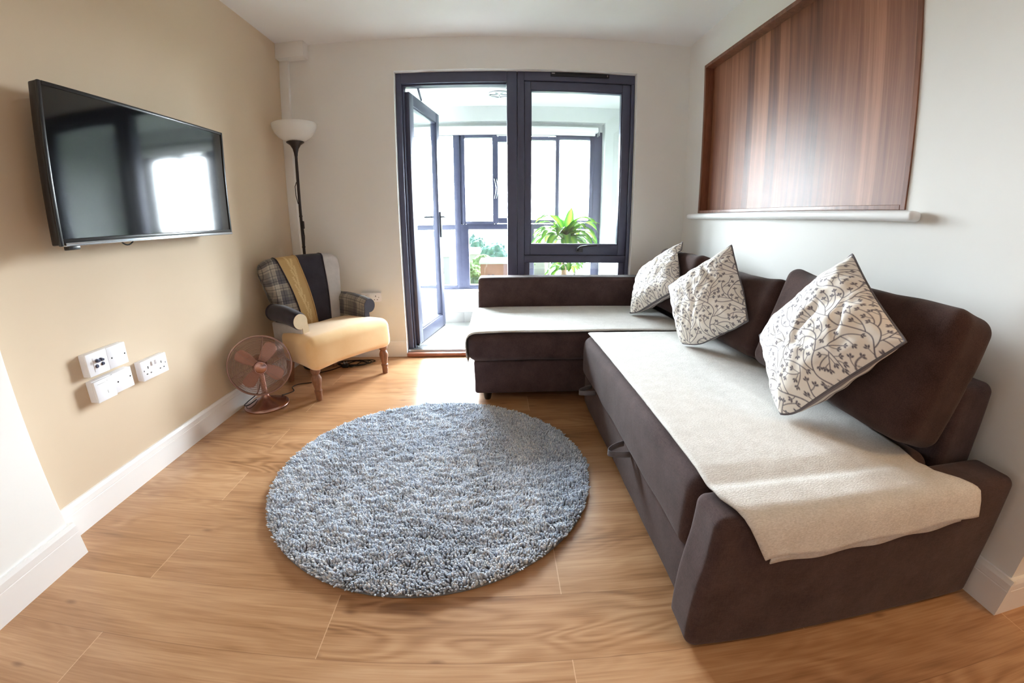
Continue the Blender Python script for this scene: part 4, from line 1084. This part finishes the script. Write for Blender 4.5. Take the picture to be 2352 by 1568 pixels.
# ================================================================ SOCKETS
def plate_screws(mm, pts, x, r=0.0032):
    for (y, z) in pts: mm.lathe([(r, 0), (r, 0.0012), (0, 0.0014)], 12, cap=False, M=Matrix.Translation((x, y, z)) @ Matrix.Rotation(PI / 2, 4, 'Y'))
def on_left(name, label, y0, y1, z0, z1, cat='socket'):
    t = thing(name, label, cat, (0, (y0 + y1) / 2, (z0 + z1) / 2)); return t, (y1 - y0) / 2, (z1 - z0) / 2
t, a, b = on_left('aerial_outlet', 'white aerial outlet with four connectors, upper left of three wall plates', -1.872, -1.683, 0.528, 0.615, 'outlet')
MB().rbox(0, 0.030, -a, a, -b, b, 0.003).build('back_box', M['plastic'], t, auto=35)
MB().rbox(0.029, 0.037, -a, 0.000, -b, b, 0.003).build('connector_plate', M['plastic'], t, auto=35)
bp = MB().rbox(0.029, 0.037, 0.001, a, -b, b, 0.003).build('blank_plate', M['plastic'], t, auto=35)
for q in ((0.018, -0.002), (a - 0.012, -0.002)):
    s_m = MB(); plate_screws(s_m, [q], 0.0368); s_m.build('screw', M['black'], bp)
MB().rbox(0.0365, 0.0385, -0.068, -0.024, -0.030, 0.024, 0.001).build('insert', M['plastic'], t, auto=35)
for (y, z, ln) in ((-0.052, 0.010, 0.016), (-0.034, 0.010, 0.016), (-0.056, -0.010, 0.006), (-0.028, -0.008, 0.006)):
    mm = MB(); mm.lathe([(0.0072, 0), (0.0072, ln * 0.5), (0.0052, ln * 0.55), (0.0052, ln), (0.002, ln), (0.002, ln * 0.5), (0, ln * 0.5)], 16, cap=False, M=Matrix.Translation((0.0375, y, z)) @ Matrix.Rotation(PI / 2, 4, 'Y'))
    mm.build('connector', M['frame'], t, auto=40, label='dark round aerial connector')
t, a, b = on_left('telephone_outlet', 'white telephone outlet with a faint label, lower left of three wall plates', -1.872, -1.684, 0.426, 0.510, 'outlet')
MB().rbox(0, 0.030, -a, a, -b, b, 0.003).build('back_box', M['plastic'], t, auto=35)
MB().rbox(0.029, 0.042, -a, -0.002, -b - 0.002, b - 0.002, 0.004).build('socket_plate', M['plastic'], t, auto=35)
bp = MB().rbox(0.029, 0.037, -0.001, a, -b + 0.002, b, 0.003).build('blank_plate', M['plastic'], t, auto=35)
for q in ((0.018, 0.002), (a - 0.012, 0.004)):
    s_m = MB(); plate_screws(s_m, [q], 0.0368); s_m.build('screw', M['black'], bp)
mm = MB(); mm.box(0.0415, 0.0424, -0.080, -0.042, 0.0255, 0.0268); mm.box(0.0415, 0.0424, -0.036, -0.031, 0.027, 0.031)
mm.build('label_line', M['tile_grey'], t, smooth=False)
mm = MB(); mm.box(0.0415, 0.0424, -0.043, -0.040, -0.020, -0.008); mm.build('slot', M['tile_grey'], t, smooth=False)
def uk_double(t, a, b, ax='x'):
    """double mains socket: plate, two rockers and the pin holes; built facing +x"""
    MB().rbox(0, 0.026, -a, a, -b, b, 0.003).build('back_box', M['plastic'], t, auto=35)
    MB().rbox(0.025, 0.034, -a - 0.001, a + 0.001, -b - 0.001, b + 0.001, 0.003).build('face_plate', M['plastic'], t, auto=35)
    for sg in (-1, 1):
        c = sg * a * 0.52
        hl = MB(); hl.box(0.0336, 0.0344, c - 0.0025, c + 0.0025, 0.004, 0.015)
        for d in (-1, 1): hl.box(0.0336, 0.0344, c + d * 0.0115 - 0.004, c + d * 0.0115 + 0.004, -0.0195, -0.0145)
        hl.box(0.0336, 0.0344, sg * (a - 0.012) - 0.002, sg * (a - 0.012) + 0.002, -0.003, 0.003)
        hl.build('pin_hole', M['black'], t, smooth=False)
        MB().rbox(0.033, 0.0395, sg * 0.011 - 0.007, sg * 0.011 + 0.007, 0.010, 0.030, 0.003, 2, M=Matrix.Translation((0, 0, 0)) @ Matrix.Rotation(0.0, 4, 'Y')).build('switch', M['plastic'], t, auto=35)
t, a, b = on_left('wall_socket', 'white double mains socket on the tan wall, rightmost of the three plates', -1.629, -1.476, 0.420, 0.505)
uk_double(t, a, b)
t = thing('wall_socket', 'white double mains socket on the window wall behind the armchair', 'socket', (0.590, 0.0, 0.482), -PI / 2)
uk_double(t, 0.074, 0.034)

# ================================================================ CABLE UNDER THE CHAIR
xc = thing('extension_cable', 'coiled black cable with a plug lying under the armchair', 'cable', (0.42, -0.26, 0))
mm = MB(); pth = []
for i in range(150):
    a = i / 150 * 2 * PI * 3.2; r = 0.075 + 0.012 * math.sin(i * 0.21)
    pth.append((0.015 + 0.12 * math.cos(a) * (r / .075) + 0.004 * i / 15, 0.07 + r * 0.75 * math.sin(a), 0.006 + 0.004 * (i / 50)))
mm.tube(pth, 0.0035, 7)
mm.tube(smooth_path([pth[-1], (0.06, 0.0, 0.010), (0.03, -0.015, 0.012), (0.012, 0.0, 0.016)], 24), 0.0035, 7)
mm.tube(smooth_path([pth[0], (0.19, 0.12, 0.008), (0.14, 0.155, 0.006), (0.03, 0.13, 0.006), (-0.03, 0.02, 0.006), (-0.09, -0.07, 0.005), (-0.19, -0.15, 0.005)], 50), 0.0035, 7)
mm.build('cord', M['blackm'], xc)
pg = MB(); pg.rbox(-0.024, 0.024, -0.020, 0.018, 0.002, 0.030, 0.007, 3); plug = pg.build('plug', M['blackm'], xc, auto=40)
for i, (dx, dy) in enumerate(((-0.011, 0.0), (0.011, 0.0), (0.0, -0.010))):
    MB().rbox(dx - 0.0032, dx + 0.0032, dy - 0.002, dy + 0.002, 0.029, 0.046, 0.0006, 1).build('pin', M['alu'], plug, smooth=False, label='metal plug pin')

# ================================================================ PLANT ON THE BALCONY
pt = thing('potted_plant', 'tall cane plant with drooping striped leaves on the balcony', 'plant', (2.165, 0.60, 0))
MB().lathe([(0.105, 0.0), (0.115, 0.01), (0.145, 0.27), (0.150, 0.285), (0.140, 0.285), (0.130, 0.25), (0.0, 0.25)], 32, cap=False).build('pot', M['pot'], pt, auto=40)
MB().lathe([(0.130, 0.252), (0.06, 0.262), (0.0, 0.264)], 24, cap=False).build('soil', M['soil'], pt)
trp = smooth_path([(0.0, 0.0, 0.255), (0.006, 0, 0.45), (-0.004, 0, 0.65), (0.004, 0, 0.84), (0.0, 0, 0.872)], 30)
MB().tube(trp, 0.024, 12).build('trunk', M['trunk'], pt)
MB().tube([(0.012, -0.01, 0.835), (0.04, -0.012, 0.862), (0.062, -0.014, 0.905)], [0.012, 0.010, 0.008], 8).build('trunk_shoot', M['trunk'], pt)
lr = random.Random(11)
def leaf(base, az, elev, L, w, droop):
    n = 14; P = []; UV = []; p = np.array(base, float); d = np.array([math.cos(az) * math.cos(elev), math.sin(az) * math.cos(elev), math.sin(elev)])
    side = np.array([-math.sin(az), math.cos(az), 0.0])
    for i in range(n + 1):
        t = i / n; ww = w * (0.22 + 0.78 * math.sin(PI * min(t * 0.92 + 0.10, 1.0)) ** 0.8) * (1 if t < 0.85 else max(1 - (t - 0.85) / 0.15, 0.04) ** 0.7)
        nrm = np.cross(d, side)
        row = []; 
        for s in (-1, -0.5, 0, 0.5, 1): row.append(p + side * ww * s * 0.5 - nrm * (-1) * ww * 0.16 * abs(s) + 0.004 * math.sin(t * 14 + s * 2) * nrm)
        P.append(row); UV.append([(t, (s + 1) / 2) for s in (-1, -.5, 0, .5, 1)])
        p = p + d * L / n; d = d + np.array([0, 0, -droop / n * (0.5 + t)]); d /= np.linalg.norm(d)
    m = MB().grid(np.array(P)); m.uv = np.array(UV).reshape(-1, 2)
    o = m.build('leaf', M['leaf'], pt)
for i in range(36):
    az = i * 2.399 + lr.uniform(-.25, .25); k = i / 35
    el = 0.25 + 0.75 * k + lr.uniform(-.15, .15)
    leaf((0.012 * math.cos(az), 0.012 * math.sin(az), 0.862 + 0.07 * k), az, el, lr.uniform(0.27, 0.40), lr.uniform(0.060, 0.088), lr.uniform(2.3, 3.3) * (1 - 0.20 * k))
for (az, el, L, w, dr) in ((3.0, 0.9, 0.38, 0.075, 2.6), (2.75, 0.5, 0.36, 0.07, 2.2), (0.15, 0.95, 0.36, 0.08, 1.7), (0.4, 0.7, 0.42, 0.08, 2.9), (-0.2, 0.5, 0.36, 0.08, 2.7), (4.9, 1.3, 0.30, 0.09, 0.3)):
    leaf((0.02, -0.02, 0.875), az, el, L, w, dr)
for i in range(14):
    az = i * 2.399 + 0.6; leaf((0.02 * math.cos(az), 0.02 * math.sin(az), 0.600 + 0.02 * (i % 4)), az, lr.uniform(0.3, 0.95), lr.uniform(0.16, 0.24), lr.uniform(0.045, 0.065), lr.uniform(2.2, 3.0))

# ================================================================ BEYOND THE WINDOWS
GZ = -14.0
gx = np.linspace(-160, 180, 60); gy = np.linspace(6, 420, 70); GX, GY = np.meshgrid(gx, gy, indexing='ij')
GZZ = GZ + np.clip((GY - 95) / 230, 0, 1) ** 1.3 * 11.0 + 1.5 * noise(np.stack([GX, GY, GX * 0], -1), 0.02, 3) * np.clip((GY - 100) / 60, 0, 1)
o = struct(MB().grid(np.stack([GX, GY, GZZ], -1)).build('ground_hillside', M['ground']))
def building(label, x0, x1, y0, y1, top, mat, roof='flat', wins=()):
    t = thing('building', label, 'building', ((x0 + x1) / 2, y0, GZ)); hx_ = (x1 - x0) / 2; h = top - GZ; d = y1 - y0
    MB().box(-hx_, hx_, 0, d, 0, h).build('wall', mat, t, smooth=False)
    if roof == 'flat':
        MB().box(-hx_ - 0.15, hx_ + 0.15, -0.15, d + 0.15, h - 0.02, h + 0.25).build('parapet', M['render'], t, smooth=False)
    else:
        m = MB(); m.add([(-hx_ - .3, -.3, h), (hx_ + .3, -.3, h), (hx_ + .3, d + .3, h), (-hx_ - .3, d + .3, h), (-hx_ - .3, d / 2, h + hx_ * .8), (hx_ + .3, d / 2, h + hx_ * .8)],
                       [(0, 1, 5, 4), (2, 3, 4, 5), (0, 4, 3), (1, 2, 5), (3, 2, 1, 0)]); m.build('roof', M['roof'], t, smooth=False)
    for (wx, wz, ww, wh) in wins:
        MB().box(wx - ww / 2, wx + ww / 2, -0.06, 0.1, wz - GZ - wh / 2, wz - GZ + wh / 2).build('window', M['pane_dark'], t, smooth=False)
building('pale brick building with a flat parapet seen low through the balcony window', -0.8, 3.2, 54, 62, -4.2, M['brick'], 'flat', ((0.35 - 1.2, -6.0, 0.35, 0.6), (0.95 - 1.2, -6.0, 0.35, 0.6)))
building('white gabled house among trees beyond the balcony', -7.2, -3.2, 104, 112, -6.2, M['render'], 'gable')
building('pale tall building seen through the open door leaf', -9.5, -5.5, 58, 68, -3.4, M['render'], 'gable', ((-0.8, -5.5, 0.6, 0.9), (0.8, -5.5, 0.6, 0.9)))
building('white house on the slope behind the plant', 11.0, 17.0, 118, 126, -5.8, M['render'], 'gable')
def tree(label, x, y, top, r, mat, seed, group='trees beyond the balcony'):
    gz = GZ + max((y - 95) / 230, 0) ** 1.3 * 11.0 - 0.6
    t = thing('tree', label, 'tree', (x, y, gz), group=group); h = top - gz
    bm = bmesh.new(); bmesh.ops.create_icosphere(bm, subdivisions=4, radius=1.0)
    V = np.array([tuple(v.co) for v in bm.verts]); F = [[v.index for v in f.verts] for f in bm.faces]; bm.free()
    V = V * (1 + 0.22 * noise(V + seed, 2.2, seed)[:, None] + 0.16 * noise(V + seed, 6.0, seed + 1)[:, None] + 0.08 * noise(V, 14, seed + 2)[:, None])
    ch = min(h * 0.8, r * 2.2); V = V * np.array([r, r, ch / 2]) + np.array([0, 0, h - ch / 2])
    MB().add(V, F).build('crown', mat, t, smooth=False)
    MB().tube([(0, 0, 0), (0, 0, h - ch * 0.6)], [0.3, 0.2], 8).build('trunk', M['soil'], t)
tree('bluish round tree beyond the brick building, in the middle pane', 0.9, 84, -2.6, 2.6, M['tree2'], 3)
tree('pale green bush left of the brick building', -2.6, 64, -5.2, 2.0, M['tree'], 5)
tree('broad green tree behind the brick building', -1.2, 74, -4.6, 2.4, M['tree'], 7)
tree('dark tree on the skyline above the white house', -5.0, 128, -2.6, 3.4, M['tree2'], 9)
tree('green tree behind the open door glass', -8.0, 76, -4.2, 2.6, M['tree'], 11)
tree('distant tree on the hill to the right of the mullion', 8.5, 100, -4.0, 2.6, M['tree'], 13)
tree('distant bluish tree behind the plant leaves', 19.5, 110, -3.9, 3.2, M['tree2'], 15)
tree('tree beside the right edge of the balcony window', 24.5, 118, -4.4, 3.0, M['tree'], 17)

SKY = 112.0
EXPO = 0.2
CEIL_FILL = 24.0  # power of the added fill aimed at the ceiling
KCOL = (1.0, 0.58, 0.22)
KLAMPS = (('kitchen_lamp', 3.7, -3.5, 15),)

# ================================================================ CAMERA AND LIGHT
cd = bpy.data.cameras.new('camera'); cam = bpy.data.objects.new('camera', cd); COL.objects.link(cam)
cd.type = 'PANO'
cy = cd.cycles if hasattr(cd, 'cycles') and hasattr(cd.cycles, 'panorama_type') else cd
cy.panorama_type = 'FISHEYE_LENS_POLYNOMIAL'
cy.fisheye_fov = math.radians(200)
K = [0.0, -0.06972549742133495, 6.082536742004117e-05, 5.477605735754859e-05, -1.0746200985785613e-06]
for i, k in enumerate(K): setattr(cy, 'fisheye_polynomial_k%d' % i, k)
cd.sensor_fit = 'HORIZONTAL'; cd.sensor_width = 36.0; cd.sensor_height = 24.0
cd.clip_start = 0.01; cd.clip_end = 500
F_ = (0.03342735163419145, 0.9604920714395513, -0.2762925856125783)
R_ = (0.9993491797532701, -0.03587196738659775, -0.0037972203361369412)
U_ = (0.013558358646621735, 0.2759858377844317, 0.9610660686202769)
cam.matrix_world = Matrix(((R_[0], U_[0], -F_[0], 1.5601), (R_[1], U_[1], -F_[1], -3.0986), (R_[2], U_[2], -F_[2], 1.0), (0, 0, 0, 1)))
SC.camera = cam

wd = bpy.data.worlds.new('overcast_sky'); SC.world = wd; wd.use_nodes = True
nt = wd.node_tree; bg = nt.nodes['Background']
tc = nt.nodes.new('ShaderNodeTexCoord'); dp = nt.nodes.new('ShaderNodeVectorMath'); dp.operation = 'DOT_PRODUCT'
dp.inputs[1].default_value = (0.05, 0.95, 0.31); rp = nt.nodes.new('ShaderNodeValToRGB')
nt.links.new(tc.outputs['Generated'], dp.inputs[0]); nt.links.new(dp.outputs['Value'], rp.inputs[0]); nt.links.new(rp.outputs[0], bg.inputs[0])
e = rp.color_ramp.elements
e[0].position = 0.10; e[0].color = (0.022, 0.026, 0.03, 1)
e[1].position = 0.80; e[1].color = (0.86, 0.94, 1.0, 1)
q_ = e.new(0.50); q_.color = (0.12, 0.13, 0.14, 1)
bg.inputs[1].default_value = SKY

def area(name, loc, rot, sx_, sy_, power, col, portal=False, spread=180):
    l = bpy.data.lights.new(name, 'AREA'); l.shape = 'RECTANGLE'; l.size = sx_; l.size_y = sy_; l.energy = power; l.color = col
    l.spread = math.radians(spread)
    if portal: l.cycles.is_portal = True
    o = bpy.data.objects.new(name, l); COL.objects.link(o); o.location = loc; o.rotation_euler = rot; return o
area('sky_portal', (1.45, 1.36, 1.18), (-PI / 2, 0, 0), 2.4, 1.75, 1, (1, 1, 1), portal=True)
def upward_fill(name, loc, power, col):
    l = bpy.data.lights.new(name, 'SPOT'); l.energy = power; l.color = col; l.shadow_soft_size = 0.10; l.spot_size = math.radians(130); l.spot_blend = 0.6
    o = bpy.data.objects.new(name, l); COL.objects.link(o); o.location = loc; o.rotation_euler = (PI, 0, 0)
upward_fill('added_ceiling_fill', (1.5, -4.3, 1.55), CEIL_FILL, (1.0, 0.95, 0.90))  # unseen spot added behind the camera to brighten the ceiling
for n, x, y, p in KLAMPS:
    area(n, (x, y, H - 0.012), (0, 0, 0), 0.5, 0.5, p, KCOL)

SC.view_settings.view_transform = 'Standard'; SC.view_settings.look = 'None'
SC.view_settings.gamma = 1.0; SC.view_settings.exposure = EXPO; SC.view_settings.use_curve_mapping = False
SC.cycles.use_denoising = True
SC.cycles.max_bounces = 14; SC.cycles.diffuse_bounces = 8; SC.cycles.glossy_bounces = 5; SC.cycles.transparent_max_bounces = 24
SC.cycles.caustics_reflective = False; SC.cycles.caustics_refractive = False
SC.cycles.sample_clamp_indirect = 200.0
